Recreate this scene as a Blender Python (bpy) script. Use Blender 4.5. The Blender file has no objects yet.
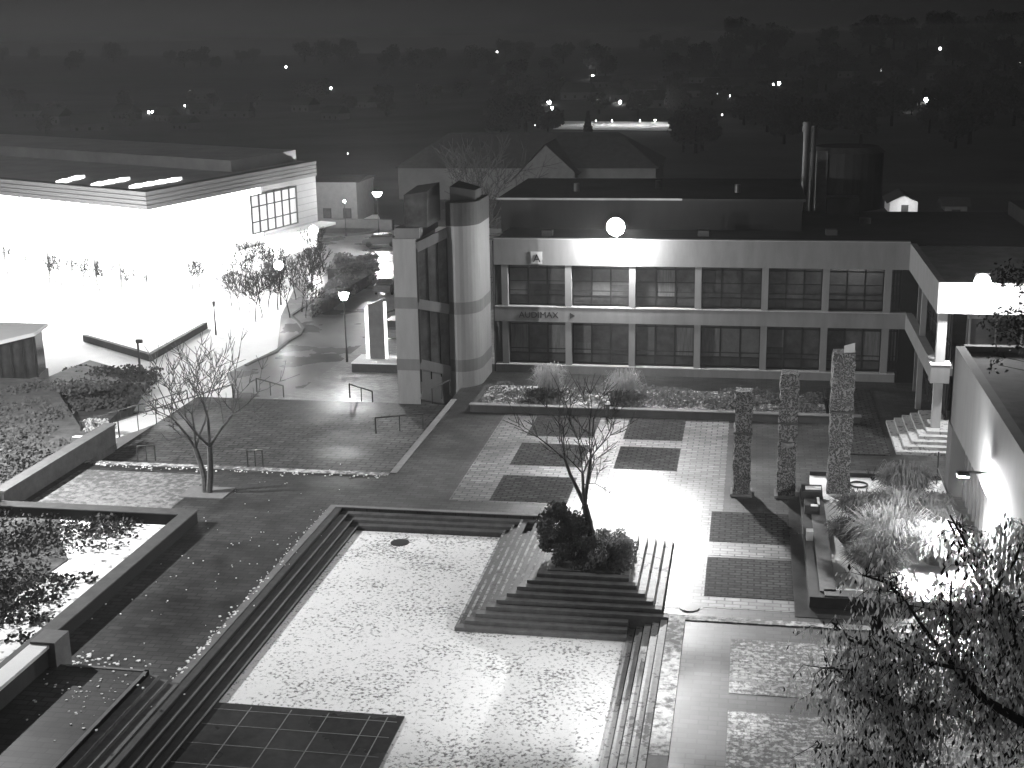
import bpy, math, random
from mathutils import Vector, Matrix
random.seed(7)
S = bpy.context.scene
COL = S.collection

# ------------------------------------------------------------------ camera
CF, PITCH, ROLL, YAW, H = 1331.44, .25575, .01718, -.18047, 21.0
def mat3(r): return Matrix(r)
_cp, _sp, _c, _s = math.cos(PITCH), math.sin(PITCH), math.cos(ROLL), math.sin(ROLL)
W = mat3([[_c,_s,0],[-_s,_c,0],[0,0,1]]) @ mat3([[1,0,0],[0,-_sp,-_cp],[0,_cp,-_sp]]) @ \
    mat3([[math.cos(YAW),-math.sin(YAW),0],[math.sin(YAW),math.cos(YAW),0],[0,0,1]])
cam_d = bpy.data.cameras.new('camera'); cam = bpy.data.objects.new('camera', cam_d); COL.objects.link(cam)
Rm = Matrix([[W[0][0],-W[1][0],-W[2][0]],[W[0][1],-W[1][1],-W[2][1]],[W[0][2],-W[1][2],-W[2][2]]])
cam.matrix_world = Matrix.Translation((0,0,H)) @ Rm.to_4x4()
cam_d.sensor_width = 36; cam_d.lens = CF/1024*36; cam_d.clip_start = .5; cam_d.clip_end = 9000
S.camera = cam

# ------------------------------------------------------------------ sky, added fill sun, exposure
wd = bpy.data.worlds.new('World'); S.world = wd; wd.use_nodes = True
nt = wd.node_tree; nt.nodes.clear()
def N(nt, t, **k):
    n = nt.nodes.new(t)
    for a, b in k.items(): setattr(n, a, b)
    return n
tc = N(nt,'ShaderNodeTexCoord'); sep = N(nt,'ShaderNodeSeparateXYZ'); nt.links.new(tc.outputs['Generated'], sep.inputs[0])
ramp = N(nt,'ShaderNodeValToRGB'); nt.links.new(sep.outputs['Z'], ramp.inputs[0])
e = ramp.color_ramp.elements
e[0].position = 0; e[0].color = (.029,)*3+(1,); e[1].position = 1; e[1].color = (.04,)*3+(1,)
x_ = ramp.color_ramp.elements.new(.06); x_.color = (.036,)*3+(1,)
# the town glow is stronger in the west (left)
mrx = N(nt,'ShaderNodeMapRange'); mrx.inputs['From Min'].default_value = -.6; mrx.inputs['From Max'].default_value = .25
mrx.inputs['To Min'].default_value = 1.05; mrx.inputs['To Max'].default_value = .2
nt.links.new(sep.outputs['X'], mrx.inputs['Value'])
nz = N(nt,'ShaderNodeTexNoise'); nz.inputs['Scale'].default_value = 3; nz.inputs['Detail'].default_value = 2
mp = N(nt,'ShaderNodeMapping'); mp.inputs['Scale'].default_value = (1,1,5)
nt.links.new(tc.outputs['Generated'], mp.inputs[0]); nt.links.new(mp.outputs[0], nz.inputs['Vector'])
mr2 = N(nt,'ShaderNodeMapRange'); mr2.inputs['To Min'].default_value = .92; mr2.inputs['To Max'].default_value = 1.08
nt.links.new(nz.outputs[0], mr2.inputs['Value'])
mm = N(nt,'ShaderNodeMath', operation='MULTIPLY'); nt.links.new(mrx.outputs[0], mm.inputs[0]); nt.links.new(mr2.outputs[0], mm.inputs[1])
bg = N(nt,'ShaderNodeBackground'); nt.links.new(ramp.outputs[0], bg.inputs['Color']); nt.links.new(mm.outputs[0], bg.inputs['Strength'])
wo = N(nt,'ShaderNodeOutputWorld'); nt.links.new(bg.outputs[0], wo.inputs[0])
sd = bpy.data.lights.new('fill_sun','SUN'); sd.energy = .16; sd.angle = math.radians(60)  # added wide sun, a soft fill in place of ambient night glow
so = bpy.data.objects.new('fill_sun', sd); COL.objects.link(so)
so.rotation_euler = Vector((.35,.62,-.55)).to_track_quat('-Z','Y').to_euler()
S.view_settings.view_transform = 'Standard'; S.view_settings.look = 'None'; S.view_settings.exposure = 0; S.view_settings.gamma = 1
S.render.engine = 'CYCLES'
try:
    S.cycles.volume_max_steps = 64; S.cycles.max_bounces = 6; S.cycles.diffuse_bounces = 3; S.cycles.sample_clamp_indirect = 4
except Exception: pass

# ------------------------------------------------------------------ pixel -> world
def ray(px, py): return W.transposed() @ Vector(((px-512)/CF, (py-384)/CF, 1))
def at(px, py, z=0.):
    d = ray(px, py); t = (z-H)/d.z; return (d.x*t, d.y*t)
def atY(px, py, Y):
    d = ray(px, py); t = Y/d.y; return (d.x*t, H+d.z*t)
def sst(a, b, x):
    t = max(0, min(1, (x-a)/(b-a))); return t*t*(3-2*t)
def zt(x, y):
    z = -2.32 - 9.7*sst(168, 330, y) - 3*sst(400, 900, y)
    z += 23*sst(500, 1400, y)*sst(-350, 250, x)
    z += 7*sst(350,560,y)*(1-sst(560,800,y))*sst(20,160,x)
    z += sst(300,500,y)*(1.6*math.sin(x*.011+1.3)+1.3*math.sin(y*.009+x*.004))
    z += 14*sst(1500,2600,y)*(.45+.35*math.sin(x*.0023+1)+.2*math.sin(x*.0071))
    return z
def ray_ground(px, py):
    d = ray(px, py); t = 100.; 
    while t < 3000:
        if H+d.z*t < zt(d.x*t, d.y*t): break
        t += 4
    return Vector((d.x*t, d.y*t, zt(d.x*t, d.y*t)))

# ------------------------------------------------------------------ materials (the picture is monochrome: all greys)
def mat(name, base, rough=.85, var=.25, scale=1.0, brick=None, speck=None, metal=0, spec=.22, streak=0, joints=None, wet=0, emit=0):
    m = bpy.data.materials.new(name); m.use_nodes = True; t = m.node_tree; L = t.links.new
    b = t.nodes['Principled BSDF']
    b.inputs['Roughness'].default_value = rough; b.inputs['Metallic'].default_value = metal
    b.inputs['Specular IOR Level'].default_value = spec
    g = N(t,'ShaderNodeNewGeometry')
    n1 = N(t,'ShaderNodeTexNoise'); n1.inputs['Scale'].default_value = scale; n1.inputs['Detail'].default_value = 6; n1.inputs['Roughness'].default_value = .65
    if streak:
        mpn = N(t,'ShaderNodeMapping'); mpn.inputs['Scale'].default_value = (streak, streak, 1/streak)
        L(g.outputs['Position'], mpn.inputs[0]); L(mpn.outputs[0], n1.inputs['Vector'])
    else: L(g.outputs['Position'], n1.inputs['Vector'])
    r = N(t,'ShaderNodeMapRange'); r.inputs['From Min'].default_value=.25; r.inputs['From Max'].default_value=.75
    r.inputs['To Min'].default_value = base*(1-var); r.inputs['To Max'].default_value = base*(1+var)
    L(n1.outputs[0], r.inputs['Value']); val = r.outputs[0]
    def mul(a, bsock):
        x = N(t,'ShaderNodeMath', operation='MULTIPLY'); L(a, x.inputs[0]); L(bsock, x.inputs[1]); return x.outputs[0]
    if brick:
        bw, bh, dark, mort = brick
        bt = N(t,'ShaderNodeTexBrick'); L(g.outputs['Position'], bt.inputs['Vector'])
        bt.inputs['Scale'].default_value = 1; bt.inputs['Brick Width'].default_value = bw; bt.inputs['Row Height'].default_value = bh
        bt.inputs['Mortar Size'].default_value = mort; bt.inputs['Color1'].default_value=(1,1,1,1); bt.inputs['Color2'].default_value=(.55,.55,.55,1)
        bt.inputs['Mortar'].default_value=(dark,)*3+(1,); bt.inputs['Mortar Smooth'].default_value=.3
        cv = N(t,'ShaderNodeRGBToBW'); L(bt.outputs['Color'], cv.inputs[0]); val = mul(val, cv.outputs[0])
    if joints:                                    # horizontal joint every n metres of height
        sp = N(t,'ShaderNodeSeparateXYZ'); L(g.outputs['Position'], sp.inputs[0])
        q = N(t,'ShaderNodeMath', operation='PINGPONG'); q.inputs[1].default_value = joints/2; L(sp.outputs['Z'], q.inputs[0])
        q2 = N(t,'ShaderNodeMapRange'); q2.inputs['From Min'].default_value=.0; q2.inputs['From Max'].default_value=.05; q2.inputs['To Min'].default_value=.45; q2.inputs['To Max'].default_value=1
        L(q.outputs[0], q2.inputs['Value']); val = mul(val, q2.outputs[0])
    if speck:
        sc, lo, hi, dk = speck[:4]
        n2 = N(t,'ShaderNodeTexNoise'); n2.inputs['Scale'].default_value = sc; n2.inputs['Detail'].default_value = 4; n2.inputs['Roughness'].default_value=.7
        L(g.outputs['Position'], n2.inputs['Vector'])
        n3 = N(t,'ShaderNodeTexNoise'); n3.inputs['Scale'].default_value = sc*.07; n3.inputs['Detail'].default_value=3; L(g.outputs['Position'], n3.inputs['Vector'])
        a = N(t,'ShaderNodeMath', operation='MULTIPLY_ADD'); a.inputs[1].default_value=speck[4] if len(speck)>4 else .45; L(n3.outputs[0], a.inputs[0]); L(n2.outputs[0], a.inputs[2])
        k = N(t,'ShaderNodeMapRange'); k.inputs['From Min'].default_value=lo; k.inputs['From Max'].default_value=hi; k.inputs['To Min'].default_value=1; k.inputs['To Max'].default_value=dk
        L(a.outputs[0], k.inputs['Value']); val = mul(val, k.outputs[0])
    if wet:
        n4 = N(t,'ShaderNodeTexNoise'); n4.inputs['Scale'].default_value=.22; n4.inputs['Detail'].default_value=5; L(g.outputs['Position'], n4.inputs['Vector'])
        k = N(t,'ShaderNodeMapRange'); k.inputs['From Min'].default_value=.35; k.inputs['From Max'].default_value=.65; k.inputs['To Min'].default_value=wet; k.inputs['To Max'].default_value=rough
        L(n4.outputs[0], k.inputs['Value']); L(k.outputs[0], b.inputs['Roughness'])
        k = N(t,'ShaderNodeMapRange'); k.inputs['From Min'].default_value=.35; k.inputs['From Max'].default_value=.65; k.inputs['To Min'].default_value=.62; k.inputs['To Max'].default_value=1.12
        L(n4.outputs[0], k.inputs['Value']); val = mul(val, k.outputs[0])
    cc = N(t,'ShaderNodeCombineColor'); 
    for i in range(3): L(val, cc.inputs[i])
    L(cc.outputs[0], b.inputs['Base Color'])
    bp = N(t,'ShaderNodeBump'); bp.inputs['Strength'].default_value=.35; bp.inputs['Distance'].default_value=.03
    L(val, bp.inputs['Height']); L(bp.outputs[0], b.inputs['Normal'])
    if emit:
        b.inputs['Emission Color'].default_value=(1,1,1,1); b.inputs['Emission Strength'].default_value=emit
    return m
def emis(name, s, c=1.0):
    m = bpy.data.materials.new(name); m.use_nodes = True; b = m.node_tree.nodes['Principled BSDF']
    b.inputs['Base Color'].default_value=(.8,.8,.8,1); b.inputs['Emission Color'].default_value=(c,c,c,1); b.inputs['Emission Strength'].default_value=s
    return m
M = {}
M['plaza'] = mat('plaza_paving', .055, .7, .65, .6, brick=(.6,.3,.35,.03), wet=.45)
M['light_pave'] = mat('light_paving', .22, .7, .3, 1.5, brick=(.6,.3,.25,.035), wet=.45)
M['dark_pave'] = mat('dark_paving', .055, .85, .55, 3, brick=(.5,.25,.2,.04), spec=.05)
M['snowpave'] = mat('snowy_paving', .6, .8, .3, 3, brick=(.42,.21,.5,.03), speck=(5,.68,.78,.3))
M['edge'] = mat('bright_edge_strip', .5, .85, .35, 2, speck=(3,.62,.8,.25))
M['border'] = mat('border_strip', .16, .8, .2, 3)
M['kerb'] = mat('concrete_kerb', .13, .8, .25, 2.2)
M['step'] = mat('stair_concrete', .05, .75, .35, 2.5)
M['painted_shade'] = mat('riser_shade', .008, .85, .3, 3)  # shade of step and wall faces put into the colour
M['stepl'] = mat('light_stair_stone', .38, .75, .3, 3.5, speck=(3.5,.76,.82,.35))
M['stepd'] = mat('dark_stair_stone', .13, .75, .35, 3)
M['snow'] = mat('thin_snow', .85, .9, .04, 3, speck=(7,.68,.79,.2,.3), spec=.08)
M['snow2'] = mat('patchy_snow', .8, .9, .1, 1, speck=(1.8,.78,.9,.15), spec=.2)
M['snow3'] = mat('clean_snow', .85, .9, .05, 1, spec=.2)
M['slab'] = mat('dark_wet_slab', .05, .45, .4, 3, wet=.25)
M['joint'] = mat('pale_joint', .22, .8, .4, 4)
M['conc'] = mat('fair_faced_concrete', .2, .85, .16, .7, streak=2.2, joints=None)
M['concb'] = mat('concrete_band', .12, .85, .15, .7, streak=2)
M['concl'] = mat('pale_concrete', .36, .85, .15, .8, streak=2)
M['concd'] = mat('dark_concrete', .045, .85, .3, .8, streak=1.5)
M['roof'] = mat('roof_felt', .022, .9, .5, .35)
M['tile'] = mat('roof_tile', .05, .8, .3, 1)
M['frame'] = mat('window_frame', .015, .6, .2, 2)
M['metal'] = mat('galvanised_metal', .13, .45, .2, 4, metal=.6)
M['darkm'] = mat('dark_metal', .05, .5, .2, 4, metal=.4)
M['glass'] = mat('dark_glass', .045, .18, .7, .9, spec=.35)
M['glass_b'] = mat('hazy_glass', .06, .25, .6, 1.2, spec=.3)
M['glass_c'] = mat('curtained_glass', .11, .5, .5, 2.5, spec=.2, streak=3)
M['blind'] = mat('pale_blind', .09, .7, .25, 2.5)
M['bark'] = mat('bark', .10, .9, .4, 6)
M['barkl'] = mat('pale_bark', .22, .9, .35, 6)
M['barkd'] = mat('dark_bark', .018, .9, .3, 6)
M['barkm'] = mat('wet_bark', .06, .9, .4, 6)
M['leafd'] = mat('evergreen_leaf', .075, .8, .5, 1.5)
M['leafm'] = mat('shrub_leaf', .16, .8, .5, 3)
M['leafl'] = mat('dry_leaf', .55, .8, .45, 5)
M['grassp'] = mat('pale_dry_grass', .34, .9, .3, 4)
M['grassm'] = mat('dry_grass', .15, .9, .35, 4)
for k_ in ('leafm','leafl','grassp','grassm'):
    t_n=M[k_].node_tree; b_n=t_n.nodes['Principled BSDF']; tr_n=N(t_n,'ShaderNodeBsdfTranslucent'); mx=N(t_n,'ShaderNodeMixShader'); mx.inputs[0].default_value=.4
    t_n.links.new(b_n.inputs['Base Color'].links[0].from_socket,tr_n.inputs[0]); t_n.links.new(b_n.outputs[0],mx.inputs[1]); t_n.links.new(tr_n.outputs[0],mx.inputs[2])
    t_n.links.new(mx.outputs[0],t_n.nodes['Material Output'].inputs[0])
M['soil'] = mat('planting_soil', .08, .95, .5, 3)
M['gravel'] = mat('planted_gravel', .34, .95, .5, 5, speck=(4,.64,.74,.15))
M['ivy'] = mat('ground_cover', .055, .9, .6, 1.3)
M['lawn'] = mat('frosty_lawn', .1, .9, .5, 1.3)
M['land'] = mat('dark_land', .05, .95, .6, .02)
M['street'] = mat('wet_street', .22, .5, .25, .5, wet=.22)
M['whitewall'] = mat('white_render', .7, .8, .1, 2)
M['greywall'] = mat('grey_render', .14, .85, .2, 1.5)
M['siding'] = mat('striped_siding', .3, .7, .08, 1, joints=.75)
M['paint'] = mat('car_paint', .08, .25, .1, 2, spec=.7)
M['tyre'] = mat('tyre_rubber', .02, .9, .1, 2)
M['carglass'] = mat('car_glass', .03, .1, .1, 2, spec=.8)
M['sign'] = mat('sign_letter', .03, .6, .1, 2)
M['signbg'] = mat('sign_plate', .5, .6, .06, 2)
M['libglow'] = emis('lit_curtain_wall', 3.2)
M['lamp'] = emis('lamp_glow', 40)
M['flood'] = emis('floodlight_glow', 120)
M['sky_light'] = emis('skylight_glow', 3)
M['far'] = emis('far_lamp_glow', 60)
M['fardim'] = emis('dim_far_lamp_glow', 9)
M['winlit'] = emis('lit_window', .25)
# relief carving of the stone columns
def relief():
    m = mat('carved_relief', .26, .85, .3, 3); t = m.node_tree; L = t.links.new
    b = t.nodes['Principled BSDF']; g = N(t,'ShaderNodeNewGeometry')
    wv = N(t,'ShaderNodeTexWave', wave_type='RINGS'); wv.inputs['Scale'].default_value=2.4; wv.inputs['Distortion'].default_value=20; wv.inputs['Detail'].default_value=2; wv.inputs['Detail Scale'].default_value=1.6
    L(g.outputs['Position'], wv.inputs['Vector'])
    r = N(t,'ShaderNodeMapRange'); r.inputs['From Min'].default_value=.35; r.inputs['From Max'].default_value=.6; r.inputs['To Min'].default_value=.06; r.inputs['To Max'].default_value=.19
    L(wv.outputs['Fac'], r.inputs['Value'])
    cc = N(t,'ShaderNodeCombineColor')
    for i in range(3): L(r.outputs[0], cc.inputs[i])
    L(cc.outputs[0], b.inputs['Base Color'])
    bp = N(t,'ShaderNodeBump'); bp.inputs['Strength'].default_value=1; bp.inputs['Distance'].default_value=.08
    L(wv.outputs['Fac'], bp.inputs['Height']); L(bp.outputs[0], b.inputs['Normal'])
    return m
M['relief'] = relief()

# ------------------------------------------------------------------ helpers
ORG = {}
class MB:
    def __init__(s): s.v=[]; s.f=[]
    def quad(s, *p):
        n=len(s.v); s.v += [tuple(q) for q in p]; s.f.append(tuple(range(n, n+len(p)))); return s
    def prism(s, poly, z0, z1):
        a = sum(poly[i][0]*poly[(i+1)%len(poly)][1]-poly[(i+1)%len(poly)][0]*poly[i][1] for i in range(len(poly)))
        if a < 0:
            poly = poly[::-1]
            if isinstance(z1,(list,tuple)): z1 = list(z1)[::-1]
        n=len(s.v); k=len(poly)
        zz = z1 if isinstance(z1,(list,tuple)) else [z1]*k
        s.v += [(x,y,z0) for x,y in poly] + [(p[0],p[1],zz[i]) for i,p in enumerate(poly)]
        s.f.append(tuple(range(n+k-1, n-1, -1))); s.f.append(tuple(range(n+k, n+2*k)))
        for i in range(k):
            j=(i+1)%k; s.f.append((n+i, n+j, n+k+j, n+k+i))
        return s
    def box(s, x0,x1,y0,y1,z0,z1): return s.prism([(x0,y0),(x1,y0),(x1,y1),(x0,y1)], z0, z1)
    def bar(s, p, q, w, h):        # box beam from p to q (width w, height h), any direction
        p=Vector(p); q=Vector(q); d=(q-p); d.normalize()
        u = d.cross(Vector((0,0,1)))
        if u.length < 1e-3: u = Vector((1,0,0))
        u.normalize(); vv = u.cross(d); u*=w/2; vv*=h/2; n=len(s.v)
        for c in (p,q):
            for a,b in ((-1,-1),(1,-1),(1,1),(-1,1)): s.v.append(tuple(c+u*a+vv*b))
        s.f += [(n+3,n+2,n+1,n),(n+4,n+5,n+6,n+7)]+[(n+i,n+(i+1)%4,n+4+(i+1)%4,n+4+i) for i in range(4)]
        return s
    def tube(s, p, q, r0, r1=None, k=8):
        r1 = r0 if r1 is None else r1
        p=Vector(p); q=Vector(q); d=(q-p)
        if d.length < 1e-6: return s
        d.normalize(); u = d.orthogonal().normalized(); w=d.cross(u); n=len(s.v)
        for c,r in ((p,r0),(q,r1)):
            for i in range(k):
                a=2*math.pi*i/k; s.v.append(tuple(c+(u*math.cos(a)+w*math.sin(a))*r))
        s.f += [(n+i,n+(i+1)%k,n+k+(i+1)%k,n+k+i) for i in range(k)]
        s.f += [tuple(range(n+k-1,n-1,-1)), tuple(range(n+k,n+2*k))]
        return s
    def path(s, pts, r, k=6):
        for a,b in zip(pts, pts[1:]): s.tube(a,b,r,r,k)
        return s
    def ball(s, c, r, k=10, sz=1.0):
        n=len(s.v); rows=k//2+1
        for i in range(rows+1):
            th=math.pi*i/rows
            for j in range(k):
                a=2*math.pi*j/k; s.v.append((c[0]+r*math.sin(th)*math.cos(a), c[1]+r*math.sin(th)*math.sin(a), c[2]+sz*r*math.cos(th)))
        for i in range(rows):
            for j in range(k): s.f.append((n+i*k+j, n+(i+1)*k+j, n+(i+1)*k+(j+1)%k, n+i*k+(j+1)%k))
        return s
    def build(s, name, m, parent=None, org=None):
        if parent is not None: o0 = ORG[parent]
        elif org is not None: o0 = Vector(org)
        else:
            xs=[v[0] for v in s.v]; ys=[v[1] for v in s.v]; zs=[v[2] for v in s.v]
            o0 = Vector(((min(xs)+max(xs))/2,(min(ys)+max(ys))/2,min(zs)))
        me = bpy.data.meshes.new(name); me.from_pydata([(v[0]-o0.x,v[1]-o0.y,v[2]-o0.z) for v in s.v], [], s.f)
        me.materials.append(m); me.update()
        o = bpy.data.objects.new(name, me); COL.objects.link(o); ORG[o] = o0
        if parent is not None: o.parent = parent
        else: o.location = o0
        return o
def tag(o, label, cat, group=None):
    o['label']=label; o['category']=cat
    if group: o['group']=group
    return o
def thing(name, label, cat, loc, group=None):
    o = bpy.data.objects.new(name, None); COL.objects.link(o); o.location = loc; ORG[o] = Vector(loc); o.empty_display_size=.2
    return tag(o, label, cat, group)
def struct(name, mb, m, kind='structure'):
    o = mb.build(name, m); o['kind'] = kind; return o
def copy_tree(o, parent=None):
    c = o.copy(); COL.objects.link(c)
    if parent is not None: c.parent = parent; c.matrix_parent_inverse = o.matrix_parent_inverse
    for ch in [k for k in bpy.data.objects if k.parent == o]: copy_tree(ch, c)
    return c
def lamp(kind, loc, energy, size=.3, aim=None, angle=120, blend=.6, parent=None, name='lamp_light'):
    d = bpy.data.lights.new(name, kind); d.energy = energy; d.shadow_soft_size = size
    if kind=='SPOT': d.spot_size = math.radians(angle); d.spot_blend = blend
    o = bpy.data.objects.new(name, d); COL.objects.link(o)
    o.location = Vector(loc)-(ORG[parent] if parent else Vector((0,0,0)))
    if aim is not None: o.rotation_euler = (Vector(aim)-Vector(loc)).to_track_quat('-Z','Y').to_euler()
    if parent: o.parent = parent
    return o

# ------------------------------------------------------------------ ground
g = MB(); xs=[-3200,-2200,-1500,-1100,-850,-650,-500,-400,-320,-250,-200,-150,-110,-80,-60,-40,-20,0,20,40,70,100,150,200,250,320,400,500,650,850,1100,1500,2200,3200]
ys=[-300,-100,0,60,120,165,190,215,240,270,300,330,370,410,450,500,550,600,650,720,800,900,1000,1150,1300,1500,1800,2200,2700,3200]
for y in ys:
    for x in xs: g.v.append((x,y,zt(x,y)))
nx=len(xs)
for j in range(len(ys)-1):
    for i in range(nx-1): a=j*nx+i; g.f.append((a,a+1,a+nx+1,a+nx))
ground = struct('terrain', g, M['land'])

BX0, BX1, BY1, ZB = -18.6, -9.1, 55.85, -.6     # basin
SQ = MB()
B0=-2.25
for r in [(-25.6,-18.6,20,61),(-34,-25.6,53.6,61),(-18.6,-9.1,55.85,61),(-9.1,-2,46.2,61),(-2,2.6,20,61),(2.6,30,20,82),(-17.4,2.6,61,84)]:
    SQ.box(r[0],r[1],r[2],r[3],B0,0)
struct('plaza', SQ, M['plaza'])
struct('west_lawn', MB().prism([(-70,20),(-33.9,20),(-33.9,64.6),(-36.8,66.5),(-44.5,77),(-70,77)],B0,-.05), M['lawn'])
# lighter and darker paving fields, a few mm above the plaza
z1=.006; pv=MB()
for r in [(-13.6,-.9,57.5,72.3),(-9.0,-2.95,53.7,57.5),(-2.85,-1.4,46.8,57.5),(-1.4,3.0,52.3,53.8),(-1.4,3.0,47,48),(2.4,3.0,48,52.3),(2.4,3.0,53.8,60)]:
    pv.box(r[0],r[1],r[2],r[3],-.02,z1)
struct('light_paving', pv, M['light_pave'])
dk=MB()
for x0 in (-11.7,-6.95):
    for y0 in ((57.7,63.1,68.2) if x0<-8 else (63.1,68.2)): dk.box(x0 if x0<-8 else x0+.5,x0+3.65,y0,y0+3.75,-.02,.012)  # right column trimmed and one square omitted to imitate the floodlight's glare
for y0 in (48.1,53.85): dk.box(-1.4,2.4,y0,y0+3.95 if y0<50 else y0+3.7,-.02,.012)
for x0,y0 in ((.4,68.2),(.4,62.8),(-.4,67)): pass
struct('dark_paving', dk, M['dark_pave'])
sn=MB()
for r in [(-.3,3.8,40.3,44.4),(-.3,3.8,35.2,39.1),(4.3,8.2,40.3,44.4),(4.3,8.2,35.2,39.1)]: sn.box(*r,-.02,.01)
struct('snowy_paving', sn, M['snowpave'])
struct('path', MB().box(-33.3,-26.2,54.6,59.6,-.02,.008), mat('bright_setts', .22,.8,.35,2.5,speck=(3,.66,.8,.45)))
ed=MB(); ed.box(-2.0,9,45.75,46.15,-.02,.03); ed.box(-33.6,-17.4,60.55,60.98,-.02,.035); ed.box(-2.6,-2.0,36,46.1,-.5,.034); struct('bright_edge', ed, M['edge'])
kb=MB(); kb.box(-18.9,-18.6,38.3,55.85,-.02,.03); kb.box(-18.9,-8.85,55.85,56.1,-.02,.032); kb.box(-9.1,-8.85,53.7,55.85,-.02,.03)
kb.box(-2.6,-2.0,20,36,-.5,.03); kb.box(-17.4,-17.05,61,75,-.02,.03)
struct('border', kb, M['border'])
# basin
bs=MB(); bs.box(-17.25,-4.1,20,54.6,B0,ZB)
struct('basin_floor', bs, M['snow'])
t=.34; r_=.15
def flight(name, label, rects, m, cat='steps', nose=False):
    mb=MB()
    for r in rects: mb.box(*r)
    return tag(mb.build(name, m), label, cat)
bt_=thing('basin_steps','long dark concrete steps along the left side of the snowy basin','steps',(BX0,45,ZB))
ri=MB(); tr_=MB(); no_=MB()
for i in range(4):
    xa=BX0+i*t+.02; xb=BX0+(i+1)*t
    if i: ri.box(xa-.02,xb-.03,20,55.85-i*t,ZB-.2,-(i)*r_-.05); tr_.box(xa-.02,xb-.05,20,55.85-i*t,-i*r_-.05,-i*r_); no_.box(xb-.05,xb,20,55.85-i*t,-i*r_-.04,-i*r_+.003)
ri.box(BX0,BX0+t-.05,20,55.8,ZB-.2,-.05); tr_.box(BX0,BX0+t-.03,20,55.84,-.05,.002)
ri.build('risers',M['painted_shade'],bt_); no_.build('nosing_highlights',M['kerb'],bt_); tr_.build('treads',M['step'],bt_)  # pale strips paint a highlight along each tread edge
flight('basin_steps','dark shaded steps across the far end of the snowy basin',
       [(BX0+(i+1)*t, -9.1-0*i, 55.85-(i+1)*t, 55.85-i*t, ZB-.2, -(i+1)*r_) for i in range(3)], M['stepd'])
flight('side_steps','pale leaf-strewn steps down into the right side of the basin',
       [(-2.6-(i+1)*.3, -2.6-i*.3, 20, 46.2, ZB-.2, -(i+1)*.11) for i in range(5)], M['stepl'])
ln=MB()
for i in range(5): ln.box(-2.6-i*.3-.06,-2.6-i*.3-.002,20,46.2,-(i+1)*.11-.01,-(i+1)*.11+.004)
n_o=ln.build('shade_line',M['painted_shade']); n_o['kind']='structure'  # dark strips painted on the treads in place of shading lines
# stepped mound with shrubs (truncated pyramid)
py = thing('stepped_mound','truncated stepped pyramid of stone with shrubs and a bare tree on top','stepped mound',(-6,50,ZB))
def ring(i, m0):
    pass
wst=MB(); est=MB(); fst=MB()
yF=44.9
# lower four levels: front and west only; upper six: all round
for i in range(10):
    z=ZB+(i+1)*r_
    x0=-10.55+i*t; y0=yF+i*t
    x1 = -4.1 if i<3 else -2.9-(i-4)*t
    if i==3: x1=-2.6
    yb = 55.85 if i<3 else 53.6-(i-4)*t
    if i==3: yb=53.7
    if i<9:
        fst.box(x0, x1, y0, y0+t, ZB-.2, z)               # front tread
        wst.box(x0, x0+t, y0+t, yb, ZB-.2, z-.0)
        if i>3: est.box(x1-t, x1, y0+t, yb, ZB-.2, z); est.box(x0+t, x1-t, yb-t, yb, ZB-.2, z)
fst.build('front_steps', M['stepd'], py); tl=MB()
for i in range(9):
    x0=-10.55+i*t; z=ZB+(i+1)*r_; yb=55.8 if i<3 else 53.6-max(0,i-4)*t
    tl.box(x0+.002,x0+.1,yF+(i+1)*t,yb,z-.02,z+.004)
tl.build('tread_nosings', M['edge'], py)
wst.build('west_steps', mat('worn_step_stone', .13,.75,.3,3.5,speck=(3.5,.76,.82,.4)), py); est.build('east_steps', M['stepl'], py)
i=9; MB().box(-10.55+9*t+.002,-2.9-5*t,yF+9*t,53.6-5*t,ZB,ZB+8.6*r_+.1).build('soil', M['soil'], py)
# dark slab area at the bottom of the basin
sl = thing('sunken_slab','dark wet slab with pale grid joints in the basin\'s near left corner','slab',(-14,36,ZB))
MB().box(-17.25,-10.75,20,38.25,ZB-.1,ZB+.05).build('slab_body', M['slab'], sl)
jm=MB()
for x in (-11.3,-11.9,-13.3,-14.6,-16): jm.box(x,x+.035,20,38.1,ZB,ZB+.054)
for y in (37.8,36.8,35.6,34.4): jm.box(-17.2,-10.9,y,y+.03,ZB,ZB+.056)
jm.build('joint_lines', M['joint'], sl)
tag(MB().tube((-14.9,53.4,ZB-.05),(-14.9,53.4,ZB+.02),.42,.42,20).build('drain_cover', M['slab']), 'round dark drain cover in the snow near the basin\'s far steps','drain cover')
tag(MB().tube((-1.9,46.9,-.05),(-1.9,46.9,.03),.38,.38,20).build('drain_cover', M['slab']), 'dark round cover on pale paving at the head of the side steps','drain cover')
# raised terrace at the lower left
ter=MB(); ter.box(-23.2,-19.62,20,38.25,-.1,.45); struct('terrace', ter, M['plaza'])
flight('terrace_steps','three extra dark steps beside the raised terrace at lower left',
       [(-19.62+i*t, -19.62+(i+1)*t, 20, 38.25, -.1, .45-(i+1)*.15+.0) for i in range(2)]+[(-18.94,-18.6,20,38.25,-.1,.04)], M['stepd'])
tb=MB(); tb.box(-19.75,-19.62,20,38.25,.3,.475); tb.box(-22.6,-19.62,38.13,38.26,.3,.475); struct('terrace_edge', tb, M['border'])
tw = thing('terrace_wall','low wall with snow-topped coping ending in a block beside the terrace','wall',(-23,30,0))
MB().box(-23.6,-23.15,20,38.7,-.1,1.15).build('wall_body', M['concd'], tw); MB().box(-23.75,-23.05,20,38.4,1.15,1.27).build('coping', M['snow3'], tw)
MB().box(-23.75,-22.85,38.0,39.0,-.1,1.35).build('end_block', M['kerb'], tw)
cr_=MB(); rq=random.Random(77)
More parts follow.
